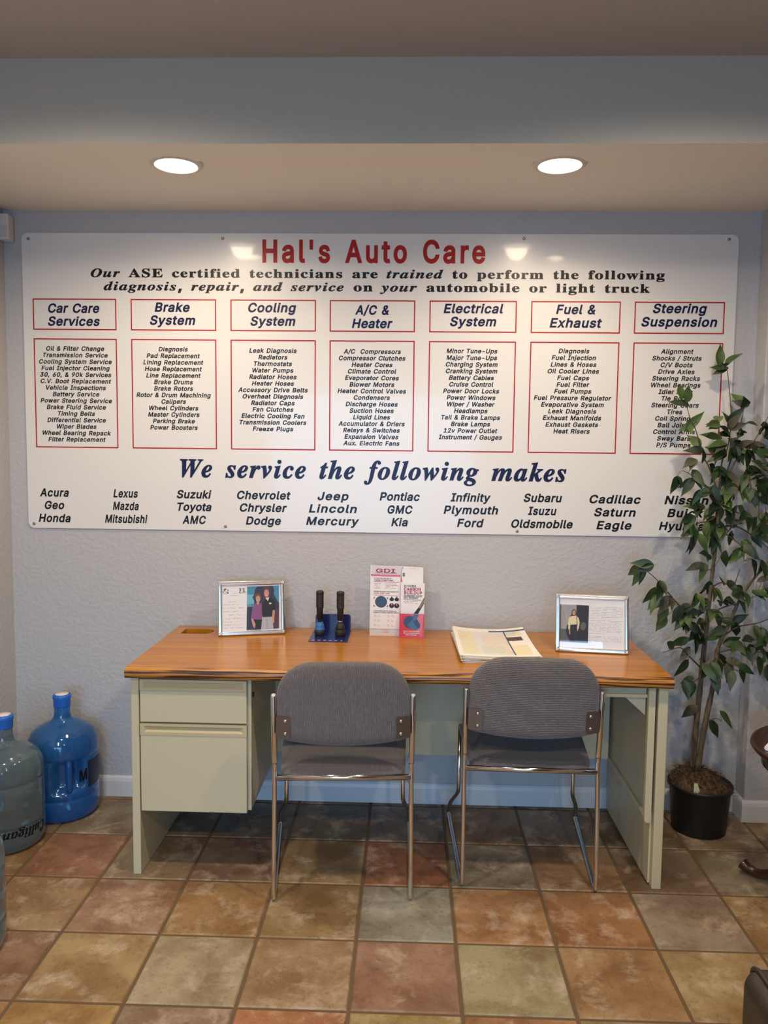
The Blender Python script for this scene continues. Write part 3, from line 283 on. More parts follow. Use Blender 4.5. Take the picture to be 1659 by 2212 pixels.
roman = {'A': '437/-18 -11 -20 27 10 34 23 47 36 71 197 475 230 476 401 75 426 34 454 27 454 -9 222 -11 218 -9 218 27 262 34 272 43 267 67 245 119 114 121 109 119 89 67 86 47 94 34 138 27 138 -9/131 175 134 172 218 172 224 175 178 293 173 287', 'E': '442/5 -11 4 27 49 33 59 43 64 67 62 399 59 411 49 421 5 431 5 463 9 466 409 465 409 310 374 311 367 347 355 375 341 391 321 405 281 416 253 419 213 419 201 417 196 411 194 259 197 257 229 262 250 275 267 303 281 356 314 355 315 111 313 107 281 107 277 111 270 159 254 191 233 205 197 211 194 207 194 59 196 47 201 42 217 39 273 41 313 50 349 70 370 91 405 154 441 153 442 147 412 -9', 'O': '525/227 -20 179 -9 131 15 88 48 61 80 37 124 22 172 17 212 21 280 34 324 57 368 91 409 127 438 175 462 219 474 259 478 311 474 355 461 395 442 431 415 467 372 492 324 503 288 509 252 507 192 495 140 472 92 448 60 407 23 363 -1 315 -17 275 -22/255 24 267 23 299 30 320 44 339 68 355 108 360 128 365 164 369 224 368 264 360 320 352 352 340 380 319 408 303 421 283 429 263 432 227 426 207 413 182 380 165 328 157 244 157 196 161 152 177 92 189 68 211 43 231 30', 'S': '390/34 -22 34 170 71 168 86 116 105 76 130 47 158 32 182 26 210 26 238 35 259 56 268 88 263 112 246 134 118 203 80 232 60 256 45 288 39 320 41 360 58 408 90 446 122 465 146 473 178 478 206 476 246 470 298 455 307 460 314 478 349 476 350 312 346 308 314 310 296 360 271 396 246 417 218 430 182 433 166 430 150 421 141 412 132 396 131 372 141 348 166 327 298 262 325 240 347 216 363 184 370 148 367 100 351 56 330 29 310 12 270 -9 242 -17 210 -21 174 -21 146 -17 82 1 76 -4 70 -20 66 -22', 'a': '344/83 -19 47 -8 22 17 10 49 10 77 14 93 30 121 59 146 115 174 187 199 187 253 180 273 167 282 147 285 119 279 116 273 133 241 133 221 129 209 119 195 107 187 87 180 71 180 45 189 26 213 22 245 29 269 39 283 59 302 91 318 119 326 143 329 203 327 227 322 255 311 284 285 300 249 304 213 304 49 307 47 323 56 341 25 303 -8 271 -20 239 -20 223 -16 209 -7 195 12 191 13 171 0 143 -13 111 -19/139 49 151 45 163 48 188 69 187 153 159 142 137 117 131 101 129 81 133 57', 'b': '361/35 -22 32 -20 32 400 29 420 25 424 -3 432 -3 464 -1 466 147 466 147 308 151 306 187 325 223 330 267 321 301 300 327 268 345 228 353 172 348 116 333 72 308 32 279 6 251 -10 223 -18 179 -20 143 -10 103 13 59 -21/169 28 195 26 215 41 225 64 232 108 234 180 228 228 220 248 212 260 191 269 167 265 154 252 149 240 150 56 158 36', 'c': '293/134 -19 106 -12 82 0 58 19 33 53 17 89 10 125 8 161 13 197 22 225 42 261 67 289 90 307 122 322 162 330 214 326 246 314 264 301 280 281 288 249 284 221 270 204 254 195 238 193 218 195 202 204 190 221 185 241 186 273 184 281 170 286 146 277 133 257 125 221 125 145 133 109 153 73 162 63 182 52 202 50 222 52 246 64 270 86 299 61 262 19 230 -3 210 -12 182 -19', 'd': '370/214 -24 214 8 194 -7 174 -16 134 -21 118 -20 90 -10 53 18 37 38 25 62 13 98 9 122 8 162 13 202 26 242 41 270 66 299 86 314 118 327 146 329 170 327 194 318 210 308 214 310 212 410 202 423 165 430 166 467 326 467 330 462 330 62 333 50 338 43 364 34 364 2 294 -5/158 42 174 40 186 44 199 54 212 78 212 242 206 254 198 262 174 270 158 267 144 254 133 222 129 190 128 134 133 86 142 58', 'e': '301/130 -19 102 -12 74 4 48 29 32 53 17 89 9 133 8 169 13 205 22 233 34 257 54 284 74 302 102 319 126 326 146 329 190 326 230 310 256 289 268 273 279 253 288 225 292 201 293 157 130 155 129 137 137 101 146 81 157 69 178 56 206 54 226 60 242 71 270 100 298 73 274 39 254 17 230 0 206 -12 178 -19/128 205 190 205 188 257 183 273 174 283 162 286 150 283 137 269 128 233', 'f': '214/6 -11 4 23 10 27 34 31 39 39 42 263 38 266 5 267 4 319 42 323 42 367 50 403 65 431 94 456 122 469 170 476 210 472 230 465 255 447 272 419 274 391 271 379 258 357 246 349 226 344 210 345 190 356 180 367 174 387 177 411 184 427 182 432 164 427 159 399 159 323 215 319 214 267 162 266 159 263 160 47 164 35 170 31 210 26 211 -9', 'g': '327/105 -149 69 -142 41 -131 16 -109 4 -85 4 -65 8 -53 21 -37 41 -21 27 -9 16 11 13 31 17 55 37 84 74 111 53 125 35 143 20 167 11 211 12 227 19 255 31 275 55 299 77 312 109 324 161 329 193 327 233 316 325 316 328 311 328 259 293 257 290 255 302 215 302 191 295 163 277 135 253 113 229 101 193 93 133 92 121 87 112 75 114 67 125 61 205 60 241 56 289 40 306 27 323 -5 326 -49 318 -77 307 -97 289 -114 245 -138 177 -151/120 -101 165 -105 221 -98 245 -84 251 -73 251 -57 237 -48 217 -45 101 -46 89 -57 84 -73 89 -84 101 -95/144 139 161 136 173 140 179 147 186 171 186 251 179 275 169 284 161 285 149 285 139 279 132 267 127 247 125 199 128 171 136 147', 'h': '381/9 -11 7 23 9 26 33 30 38 35 41 47 41 407 39 419 33 425 9 431 8 463 13 466 157 466 156 295 181 313 205 324 225 328 257 328 297 316 317 298 331 275 339 247 341 219 341 51 344 35 349 30 369 27 374 23 374 -9/185 27 217 30 223 43 224 227 218 255 209 260 185 256 171 247 159 231 159 43 165 31', 'i': '198/9 -11 7 23 13 27 33 30 38 35 41 47 41 263 36 279 13 283 9 287 10 319 157 321 160 43 165 31 191 23 191 -9/97 351 73 357 51 375 41 399 40 423 49 446 65 463 85 473 117 473 141 460 155 443 162 419 162 407 155 383 141 366 121 354', 'k': '359/8 -11 6 23 36 33 42 51 42 407 36 425 8 431 10 463 12 466 156 466 156 195 160 193 185 219 226 263 232 275 228 281 195 283 196 321 356 319 356 287 352 283 328 280 300 267 238 207 356 39 364 31 387 23 387 -9 200 -10 200 26 224 28 227 35 160 129 159 43 165 31 191 23 191 -9', 'l': '199/9 -11 7 23 13 27 33 30 38 35 41 47 41 407 37 423 9 431 9 463 13 466 157 466 159 51 165 31 191 23 191 -9', 'm': '554/9 -11 7 23 9 26 33 30 38 35 41 47 41 263 38 275 33 280 8 287 9 320 153 321 157 319 157 293 173 308 205 325 229 329 257 328 293 316 305 308 325 285 345 304 373 321 397 328 425 329 461 321 491 299 507 267 514 223 516 39 521 31 545 26 547 23 545 -11/181 27 213 30 219 39 221 59 220 235 215 255 205 260 193 260 177 253 159 235 157 227 157 51 160 35 164 31/361 27 389 29 395 35 398 47 398 235 393 254 381 260 369 259 353 252 335 231 336 43 345 29', 'n': '381/9 -11 7 23 9 26 33 30 38 35 41 47 41 263 38 275 33 280 8 287 8 319 157 321 157 296 185 316 205 324 249 329 289 320 313 302 331 275 339 247 343 39 349 30 369 27 374 23 374 -9/185 27 217 30 223 43 224 227 218 255 209 260 185 256 171 247 159 231 159 43 165 31', 'o': '336/142 -19 114 -12 82 4 52 29 32 57 16 93 9 129 8 165 12 201 32 253 53 281 78 302 106 318 134 326 154 329 202 326 230 318 258 302 283 281 303 253 319 217 327 181 326 121 319 89 307 61 291 37 262 8 242 -4 210 -16 178 -21/156 25 178 23 192 33 203 57 207 85 208 177 203 245 198 265 191 277 182 285 170 288 154 285 142 273 133 245 128 205 128 101 132 65 142 37', 'p': '371/8 -150 6 -116 32 -109 36 -105 42 -80 42 256 36 277 8 288 10 320 148 321 154 316 152 295 172 313 212 329 248 329 284 317 308 299 334 268 346 244 358 204 360 140 357 112 349 80 333 44 316 21 296 2 256 -18 224 -21 196 -17 155 4 159 -80 164 -100 176 -110 204 -112 208 -116 208 -148/188 40 196 39 212 43 225 56 238 96 242 136 242 176 234 236 220 260 212 265 200 267 180 261 171 252 159 232 158 72 172 49', 'r': '287/9 -11 7 23 13 27 33 30 38 35 41 47 41 263 36 279 13 283 9 287 10 319 153 321 156 319 153 291 157 288 189 316 217 328 249 328 277 317 295 295 300 275 298 247 290 231 281 222 265 213 245 211 229 214 214 223 197 244 189 249 173 238 163 219 160 199 160 47 164 35 173 30 205 27 208 23 208 -9', 's': '288/27 -20 27 117 59 117 74 77 86 57 115 32 135 26 159 28 175 39 181 53 179 69 171 82 75 136 54 153 39 173 30 193 25 221 30 253 45 285 71 310 107 326 151 330 211 316 215 317 227 330 253 329 255 213 251 211 220 213 200 257 183 274 167 283 143 285 131 282 120 273 116 261 117 249 127 236 219 187 243 167 256 149 268 109 268 77 259 45 248 25 227 3 211 -8 171 -20 135 -20 75 -2 67 -5 55 -20', 't': '228/99 -18 75 -10 59 2 50 14 42 34 37 66 37 266 9 270 9 302 85 382 123 434 151 435 155 430 155 326 159 322 215 322 218 318 218 270 155 266 157 62 163 52 175 53 189 66 203 88 237 70 212 26 183 -3 147 -18 127 -20', 'u': '375/218 -24 218 13 182 -11 142 -21 114 -20 94 -16 74 -7 57 9 46 29 36 65 32 269 22 282 1 285 2 321 150 321 153 69 159 53 174 47 198 52 214 66 217 73 216 265 210 279 178 285 178 317 182 321 330 321 334 317 334 65 337 49 342 44 372 37 372 5 362 1 290 -5', 'w': '435/116 -21 5 265 -4 279 -21 285 -20 321 148 320 150 285 128 281 126 273 164 157 168 152 199 237 185 277 180 282 159 285 158 317 160 321 332 321 334 285 308 279 307 273 336 166 375 273 372 280 348 285 346 289 346 317 348 321 452 321 456 317 456 289 452 284 437 281 427 265 313 -19 280 -19 225 165 220 170 148 -18 144 -21'}
italic = {'O': '478/150 -20 106 -10 70 11 36 48 17 88 9 128 10 188 21 240 49 304 80 352 118 394 154 425 202 453 250 469 290 474 326 473 350 468 390 453 422 430 452 392 463 364 471 324 471 276 463 228 447 180 432 148 407 108 381 76 338 35 314 18 278 -1 230 -17 186 -22/162 28 182 24 206 27 222 34 244 52 283 104 311 164 339 256 348 300 352 344 350 376 342 400 330 416 314 425 294 429 274 425 258 417 232 396 212 372 192 340 161 272 145 224 133 172 128 144 127 92 136 52 150 34', 'W': '549/69 -22 71 380 66 400 57 413 41 421 20 424 21 462 224 460 224 428 221 424 197 418 188 404 180 252 179 192 181 187 285 372 287 396 282 412 269 421 245 422 239 428 241 462 441 460 441 428 437 424 409 418 404 412 400 392 390 196 393 192 510 400 511 416 505 421 473 425 472 460 619 460 619 428 586 416 561 388 313 -22 275 -20 287 228 288 284 285 289 107 -20', 'a': '336/36 -18 8 -7 -13 14 -25 38 -30 66 -29 94 -17 146 3 194 35 242 56 267 80 287 104 303 132 315 152 320 180 320 204 308 212 299 220 314 308 314 310 306 239 58 240 53 252 61 280 100 313 82 306 66 274 22 240 -6 208 -19 184 -19 164 -11 150 6 144 27 124 9 96 -11 68 -19/84 54 100 53 120 68 137 90 158 130 173 170 186 222 186 258 180 268 164 268 147 254 123 222 103 182 79 106 76 74 78 62', 'c': '277/70 -18 42 -11 22 0 1 22 -12 46 -20 78 -20 118 -12 158 1 190 16 218 41 250 78 283 102 299 126 310 162 320 198 319 226 311 250 293 263 274 268 246 262 222 250 205 234 196 210 192 190 198 172 214 164 238 177 274 174 278 162 275 136 250 117 218 104 190 88 134 86 90 88 74 96 58 106 50 118 46 138 48 156 58 182 83 202 111 232 90 236 86 235 82 203 38 162 0 138 -12 114 -18', 'd': '334/40 -19 12 -8 -4 6 -18 30 -26 62 -26 102 -18 142 -2 182 22 226 64 274 84 291 116 310 160 320 207 314 229 390 232 410 228 419 196 422 196 460 356 483 356 478 243 62 244 57 249 62 280 103 310 82 305 70 260 11 244 -4 224 -16 196 -20 172 -15 154 2 144 28 116 0 96 -12 68 -20/91 54 108 56 124 70 145 102 160 134 177 178 188 226 190 254 184 271 172 271 164 267 146 250 126 222 102 174 87 134 78 90 79 66', 'e': '269/64 -18 40 -11 20 0 -1 22 -13 46 -21 78 -22 110 -17 142 -4 178 16 214 43 250 72 278 108 303 136 315 168 320 200 319 220 312 245 294 257 270 260 254 259 234 249 206 227 178 196 152 156 133 88 114 86 86 87 74 95 58 108 48 120 47 132 48 152 59 170 78 192 110 224 90 228 86 226 82 201 42 164 4 144 -8 120 -16 88 -20/101 166 104 164 128 176 162 206 174 226 181 246 182 266 176 275 164 275 156 270 134 246 115 210', 'f': '193/-82 -149 -102 -142 -123 -124 -134 -100 -135 -72 -128 -56 -114 -42 -98 -37 -74 -39 -62 -47 -52 -60 -49 -84 -54 -105 -37 -88 -24 -60 -1 28 45 260 42 264 2 264 9 312 58 316 72 360 94 404 117 436 146 461 178 476 206 481 242 478 262 470 279 456 291 436 291 400 282 384 270 375 242 371 222 378 209 392 203 412 208 432 206 435 188 412 173 372 159 316 214 312 208 268 202 264 154 264 148 260 99 40 83 -12 59 -68 31 -108 -6 -137 -46 -149', 'g': '298/40 -148 4 -140 -32 -122 -53 -100 -62 -68 -57 -40 -46 -24 -24 -7 7 8 -10 32 -13 44 -13 60 0 86 35 116 15 136 3 156 -1 172 -1 208 14 248 36 275 64 297 100 314 132 320 148 321 188 316 220 305 248 288 312 288 314 280 309 240 274 236 273 200 264 176 249 152 228 130 180 103 140 94 88 94 77 84 92 75 140 61 188 41 208 30 224 15 237 -4 244 -28 241 -60 233 -80 204 -113 160 -137 104 -149/65 -104 100 -105 128 -97 141 -88 149 -76 149 -56 136 -43 84 -22 60 -17 48 -23 24 -45 19 -56 19 -68 32 -89 44 -97/104 140 120 136 135 144 149 160 162 184 172 220 174 248 170 268 160 276 144 274 132 263 115 240 106 220 97 172 99 148', 'h': '357/193 -18 177 -12 164 2 156 22 154 42 164 94 210 234 212 246 209 249 193 244 172 226 135 170 100 90 71 -10 -32 -10 78 402 77 419 41 422 37 426 37 458 41 462 85 464 193 483 202 482 133 243 177 290 201 307 229 318 257 320 285 314 297 306 310 286 314 262 310 226 257 58 261 57 270 66 301 111 333 95 334 90 294 30 269 4 253 -8 233 -16 209 -20', 'i': '194/32 -17 16 -11 4 0 -6 15 -10 35 -6 71 42 247 39 259 10 263 8 295 12 300 64 306 160 322 164 319 161 307 95 59 96 55 100 56 112 68 140 105 169 83 128 23 100 -2 76 -14 60 -18/116 362 100 370 84 387 77 407 79 435 88 450 104 464 128 471 152 468 166 459 180 443 186 423 185 399 173 379 156 366 140 361', 'k': '323/189 -19 165 -8 144 14 128 54 113 118 109 122 104 114 71 -10 -32 -10 78 402 77 419 41 422 37 426 37 458 41 462 85 464 197 483 202 482 123 194 173 232 194 254 202 266 202 270 197 272 170 278 170 310 173 315 325 315 329 310 328 278 289 266 202 198 216 110 224 78 235 58 241 53 249 58 273 97 305 82 306 78 273 22 253 0 225 -17 205 -20', 'l': '173/25 -20 5 -12 -13 6 -20 26 -21 46 -12 90 75 406 73 420 42 426 40 458 193 483 197 482 84 58 85 54 89 55 101 66 129 103 157 83 157 78 130 38 97 1 69 -16 53 -20', 'm': '525/366 -18 342 -6 332 7 324 31 324 51 336 103 378 231 382 247 378 250 370 248 354 237 316 191 280 115 238 -10 138 -9 210 227 215 247 210 250 190 240 172 223 136 167 100 83 75 -9 -26 -11 40 251 38 259 8 263 7 299 162 322 165 319 141 255 142 249 174 285 194 301 214 312 242 320 274 319 298 308 311 291 318 262 354 296 394 317 434 320 450 316 466 307 478 291 482 279 483 243 470 191 427 59 430 56 434 59 470 105 500 83 471 39 450 15 430 -3 410 -14 394 -18', 'n': '357/198 -19 182 -13 170 -2 160 18 156 42 168 102 210 226 215 246 210 248 194 243 182 234 165 214 140 174 104 94 74 -10 -28 -10 40 250 38 259 10 262 6 298 166 322 140 254 142 249 186 295 214 312 234 318 278 318 294 311 310 294 315 278 318 258 314 234 303 190 260 58 262 55 271 62 302 104 333 82 303 38 282 14 262 -4 226 -20', 'o': '316/73 -18 49 -12 21 4 0 26 -16 58 -20 82 -20 118 -13 154 3 194 20 222 44 254 81 287 113 306 149 318 181 320 221 314 241 306 253 298 274 278 287 254 295 222 295 186 290 158 282 130 267 98 230 46 181 4 133 -16 105 -20/97 26 105 24 117 30 138 54 170 122 186 178 194 226 194 254 190 266 181 275 161 274 143 258 123 226 103 178 88 122 80 66 83 38 89 29', 'p': '330/-88 -150 -90 -112 -68 -109 -56 -104 -50 -96 -42 -76 38 236 40 256 36 260 6 264 6 296 8 300 156 323 159 320 144 282 168 301 204 318 228 321 252 318 276 305 297 280 306 256 308 236 306 188 290 132 254 68 220 30 192 6 164 -10 140 -18 104 -20 76 -12 60 -68 55 -100 68 -109 97 -112 98 -148/93 28 108 26 128 39 153 72 170 104 190 156 201 204 202 236 192 250 176 249 162 240 148 224 135 200 115 144 91 56 90 36', 'r': '261/-26 -11 40 251 38 259 8 263 8 299 162 322 165 319 148 275 150 271 170 295 202 317 230 320 246 316 257 307 266 291 271 263 263 231 246 213 226 207 202 210 178 229 164 215 144 183 116 123 92 55 75 -9', 's': '253/-3 -18 -31 -14 -36 -10 -15 120 23 114 32 62 40 46 53 33 65 28 89 26 103 34 108 46 107 66 99 82 52 142 24 190 17 234 20 254 32 278 57 303 97 319 137 319 193 306 209 318 241 316 227 206 221 192 189 198 175 246 165 261 153 272 145 275 125 276 114 270 108 262 108 250 117 230 178 150 199 106 201 86 199 58 191 38 178 18 145 -8 109 -20 73 -19 17 -4 9 -5', 't': '185/16 -20 0 -13 -14 -2 -21 10 -26 34 -22 74 29 258 28 263 4 263 2 266 2 302 32 316 68 340 92 362 128 407 172 408 176 406 149 314 201 310 188 264 135 262 78 62 80 55 84 56 93 66 124 107 136 103 156 90 157 86 125 38 84 -4 44 -20', 'u': '357/30 -20 2 -6 -7 6 -15 26 -15 50 -11 78 36 250 30 260 6 262 2 266 0 298 160 322 89 70 88 54 90 51 106 57 126 75 168 138 203 222 227 310 329 310 261 58 266 58 278 70 302 104 314 99 335 82 284 14 258 -8 242 -16 226 -20 202 -20 182 -12 169 2 161 18 158 46 125 14 98 -6 62 -19', 'v': '284/37 -19 37 93 29 217 17 256 9 263 -11 262 -13 297 -3 302 97 321 109 315 117 297 125 257 133 181 134 125 137 121 170 165 192 209 191 221 171 245 164 265 168 293 177 306 197 318 225 319 241 314 259 293 265 261 257 225 230 169 173 93 69 -18', 'w': '420/37 -20 37 88 30 212 21 248 13 260 -13 264 -11 300 97 321 111 312 118 296 126 256 133 159 220 316 225 320 253 320 258 304 272 124 273 116 277 115 310 160 334 208 333 220 312 244 304 264 304 280 311 300 329 316 349 322 377 317 392 304 401 288 405 264 401 236 383 192 338 120 297 68 224 -16 205 -21 187 -20 178 116 173 154 77 -15 73 -20', 'y': '281/-45 -150 -73 -138 -86 -121 -91 -105 -90 -89 -78 -65 -57 -52 -37 -51 -25 -53 11 -71 23 -73 39 -62 56 -41 68 -21 72 -5 56 107 32 219 15 262 7 265 -20 267 -20 303 79 321 91 319 103 310 120 271 150 123 155 111 188 183 194 211 192 219 169 239 161 251 157 275 161 291 175 309 195 319 215 321 235 315 253 299 260 283 261 255 256 231 220 139 152 15 89 -73 43 -119 -1 -146 -17 -151'}
FONTS = {}
for _n, _d in (('sans', sans), ('roman', roman), ('italic', italic)):
    FONTS[_n] = {}
    for _c, _s in _d.items():
        _p = _s.split('/')
        FONTS[_n][_c] = (int(_p[0]) / 1000, [[(int(q[i]) / 1000, int(q[i + 1]) / 1000) for i in range(0, len(q), 2)] for q in (l.split() for l in _p[1:])])


CAPS = {n: max(b for l in f[c][1] for _, b in l) + (0.02 if n == 'sans' else 0.0) for n, f, c in (('sans', FONTS['sans'], 'H'), ('roman', FONTS['roman'], 'A'), ('italic', FONTS['italic'], 'W'))}


def glyph(font, c):
    if c in FONTS[font]:
        return FONTS[font][c]
    return FONTS['sans'].get(c, (0.28, []))


def layout(runs, size, track, shear, xs):
    """runs: [(font, text)]; returns glyph outlines and the inked extent."""
    x, out, lo, hi, word = 0.0, [], 1e9, -1e9, 0
    for font, s in runs:
        for c in s:
            if c == ' ':
                x += 0.28 * size * xs + track
                word += 1
                continue
            adv, loops = glyph(font, c)
            gl = [[(x + (a + shear * b) * size * xs, b * size) for a, b in l] for l in loops]
            for l in gl:
                for a, _ in l:
                    lo, hi = min(lo, a), max(hi, a)
            out.append((word, gl))
            x += (adv + (0.03 if font == 'sans' else 0)) * size * xs + track
    return out, lo, hi


def within(p, l):
    r = False
    for (x1, y1), (x2, y2) in zip(l, l[1:] + l[:1]):
        if (y1 > p[1]) != (y2 > p[1]) and p[0] < (x2 - x1) * (p[1] - y1) / (y2 - y1) + x1:
            r = not r
    return r


def outers(loops):
    """Each outer outline of a letter together with its counters."""
    depth = [sum(within(l[0], m) for m in loops if m is not l) for l in loops]
    out = [[l] for l, d in zip(loops, depth) if d % 2 == 0]
    for l, d in zip(loops, depth):
        if d % 2:
            for o in out:
                if within(l[0], o[0]):
                    o.append(l)
                    break
    return out


def write(bm, runs, z, cap, x0=None, x1=None, cx=None, track=0.0, shear=0.0, xs=1.0, y=0.0, mi=0, fit='track', warp=None):
    """Set one line of lettering with its baseline at z: cap is the capital height; x0..x1 the inked extent."""
    if isinstance(runs, str):
        runs = [('sans', runs)]
    size = cap / CAPS[runs[0][0]]
    n = sum(len(s) for _, s in runs)
    g, lo, hi = layout(runs, size, track, shear, xs)
    if x0 is not None and x1 is not None:
        if fit == 'track' and n > 1:
            want = (x1 - x0) / (hi - lo)
            xs *= min(1.22, max(1.0, 1 + (want - 1) * 0.7))
            g, lo, hi = layout(runs, size, track, shear, xs)
            track += ((x1 - x0) - (hi - lo)) / (n - 1)
            if track < -0.02 * size:
                xs *= (x1 - x0) / (hi - lo) * 0.98
                track = 0
                g, lo, hi = layout(runs, size, track, shear, xs)
                track = ((x1 - x0) - (hi - lo)) / (n - 1)
        else:
            k = track * (n - 1)
            xs *= ((x1 - x0) - k) / ((hi - lo) - k)
        g, lo, hi = layout(runs, size, track, shear, xs)
        off = x0 - lo
    elif cx is not None:
        off = cx - (lo + hi) / 2
    else:
        off = (x0 or 0) - lo
    target, n_word = bm, 0
    for wd, loops in g:
        if isinstance(target, list):
            while len(target) <= wd:
                target.append(BM())
            bm = target[wd]
        for part in outers(loops):
            tri = tessellate_polygon([[Vector((a, b, 0)) for a, b in l] for l in part])
            pts = [p for l in part for p in l]
            if warp:
                vs = [bm.verts.new(warp(a + off, b + z)) for a, b in pts]
            else:
                vs = [bm.verts.new((a + off, y, b + z)) for a, b in pts]
            for t in tri:
                try:
                    f = bm.faces.new([vs[i] for i in t])
                except ValueError:
                    continue
                f.normal_update()
                if not warp and f.normal.y > 0:
                    f.normal_flip()
                f.material_index = mi
    return track, xs


# ------------------------------------------------------------------ materials
def _wall(scale, strength):
    def f(nt, p):
        c = coords(nt)
        n1 = node(nt, 'ShaderNodeTexNoise', Scale=scale, Detail=3.0, Roughness=0.55)
        n2 = node(nt, 'ShaderNodeTexNoise', Scale=scale * 0.35, Detail=2.0)
        nt.links.new(c, n1.inputs[0])
        nt.links.new(c, n2.inputs[0])
        r = ramp(nt, n1.outputs[0], [(0.42, (0, 0, 0)), (0.60, (1, 1, 1))])
        m = node(nt, 'ShaderNodeMix', data_type='FLOAT')
        m.inputs[0].default_value = 0.35
        nt.links.new(r, m.inputs[2])
        nt.links.new(n2.outputs[0], m.inputs[3])
        bump(nt, p, m.outputs[0], strength, 0.004)
    return f


PAINT = mat('wall_paint', (0.47, 0.475, 0.49), 0.6, build=_wall(55, 0.30))
CEIL = mat('ceiling_paint', (0.46, 0.44, 0.42), 0.75, build=_wall(90, 0.12))
SOFFIT = mat('soffit_paint', (0.84, 0.79, 0.69), 0.75, build=_wall(90, 0.12))
BULK = mat('bulkhead_paint', (0.51, 0.51, 0.46), 0.7, build=_wall(90, 0.12))
TRIM = mat('white_trim', (0.66, 0.67, 0.68), 0.4)


def _tile(nt, p):
    at = node(nt, 'ShaderNodeVertexColor', layer_name='tile_color')
    c = coords(nt)
    n1 = node(nt, 'ShaderNodeTexNoise', Scale=10.0, Detail=10.0, Roughness=0.66, Distortion=0.25)
    n2 = node(nt, 'ShaderNodeTexNoise', Scale=5.5, Detail=9.0, Roughness=0.62, Distortion=0.3)
    n3 = node(nt, 'ShaderNodeTexNoise', Scale=70.0, Detail=4.0, Roughness=0.7)
    # every tile samples its own spot of the noise
    sc = node(nt, 'ShaderNodeVectorMath', operation='SCALE')
    sc.inputs['Scale'].default_value = 37.0
    nt.links.new(at.outputs['Color'], sc.inputs[0])
    ad = node(nt, 'ShaderNodeVectorMath', operation='ADD')
    nt.links.new(c, ad.inputs[0])
    nt.links.new(sc.outputs[0], ad.inputs[1])
    for n in (n1, n2, n3):
        nt.links.new(ad.outputs[0], n.inputs[0])
    pale = ramp(nt, n1.outputs[0], [(0.52, (0, 0, 0)), (0.68, (1, 1, 1))])
    dark = ramp(nt, n2.outputs[0], [(0.38, (1, 1, 1)), (0.60, (0, 0, 0))])
    m1 = node(nt, 'ShaderNodeMix', data_type='RGBA', blend_type='MULTIPLY')
    m1.inputs[7].default_value = (0.62, 0.52, 0.42, 1)
    nt.links.new(dark, m1.inputs[0])
    nt.links.new(at.outputs['Color'], m1.inputs[6])
    mul = node(nt, 'ShaderNodeMath', operation='MULTIPLY')
    mul.inputs[1].default_value = 0.60
    nt.links.new(pale, mul.inputs[0])
    m2 = node(nt, 'ShaderNodeMix', data_type='RGBA')
    m2.inputs[7].default_value = (0.56, 0.46, 0.35, 1)
    nt.links.new(mul.outputs[0], m2.inputs[0])
    nt.links.new(m1.outputs[2], m2.inputs[6])
    sp = ramp(nt, n3.outputs[0], [(0.30, (0.62, 0.62, 0.62)), (0.46, (1, 1, 1))])
    m3 = node(nt, 'ShaderNodeMix', data_type='RGBA', blend_type='MULTIPLY')
    m3.inputs[0].default_value = 0.8
    nt.links.new(m2.outputs[2], m3.inputs[6])
    nt.links.new(sp, m3.inputs[7])
    nt.links.new(m3.outputs[2], p.inputs['Base Color'])
    bump(nt, p, n1.outputs[0], 0.55, 0.008)


TILE = mat('slate_tile', (0.3, 0.18, 0.1), 0.52, build=_tile)
GROUT = mat('grout', (0.13, 0.085, 0.045), 0.85)


def _wood(edge):
    def f(nt, p):
        c = coords(nt, (0.55, 9.0, 9.0) if not edge else (1.3, 14, 24))
        n = node(nt, 'ShaderNodeTexNoise', Scale=2.2 if not edge else 2.0, Detail=6.0, Roughness=0.6, Distortion=0.5 if not edge else 1.4)
        nt.links.new(c, n.inputs[0])
        w = node(nt, 'ShaderNodeTexWave', wave_type='BANDS', bands_direction='Z' if edge else 'Y', Scale=0.8 if not edge else 1.1, Distortion=9.0 if not edge else 16.0, Detail=3.0)
        w.inputs['Detail Scale'].default_value = 1.2
        nt.links.new(c, w.inputs[0])
        if edge:
            col = ramp(nt, w.outputs[1], [(0.0, (0.035, 0.012, 0.003)), (0.35, (0.16, 0.055, 0.012)), (0.7, (0.40, 0.17, 0.03)), (1.0, (0.48, 0.21, 0.04))])
            nt.links.new(col, p.inputs['Base Color'])
        else:
            a = ramp(nt, n.outputs[0], [(0.30, (0.36, 0.135, 0.010)), (0.52, (0.43, 0.172, 0.014)), (0.72, (0.49, 0.210, 0.022))])
            b = ramp(nt, w.outputs[1], [(0.0, (0.72, 0.66, 0.6)), (0.25, (1, 1, 1))])
            m = node(nt, 'ShaderNodeMix', data_type='RGBA', blend_type='MULTIPLY')
            m.inputs[0].default_value = 0.55
            nt.links.new(a, m.inputs[6])
            nt.links.new(b, m.inputs[7])
            nt.links.new(m.outputs[2], p.inputs['Base Color'])
    return f


OAK = mat('oak_laminate', (0.5, 0.2, 0.04), 0.24, build=_wood(False), Coat_Weight=0.08, Coat_Roughness=0.12)
OAKEDGE = mat('oak_edge', (0.3, 0.1, 0.02), 0.3, build=_wood(True), Coat_Weight=0.3, Coat_Roughness=0.15)
CREAM = mat('cream_steel', (0.56, 0.52, 0.345), 0.42)
CREAM2 = mat('yellowed_plastic', (0.52, 0.45, 0.27), 0.45)
BLACK = mat('black_plastic', (0.012, 0.011, 0.011), 0.5)
DARK = mat('dark_gap', (0.01, 0.01, 0.01), 0.9)
CHROME = mat('chrome', (0.72, 0.71, 0.70), 0.14, 1.0)
STEELP = mat('brown_steel_plate', (0.20, 0.16, 0.13), 0.42, 0.85)
RIVET = mat('rivet_steel', (0.55, 0.52, 0.48), 0.3, 1.0)


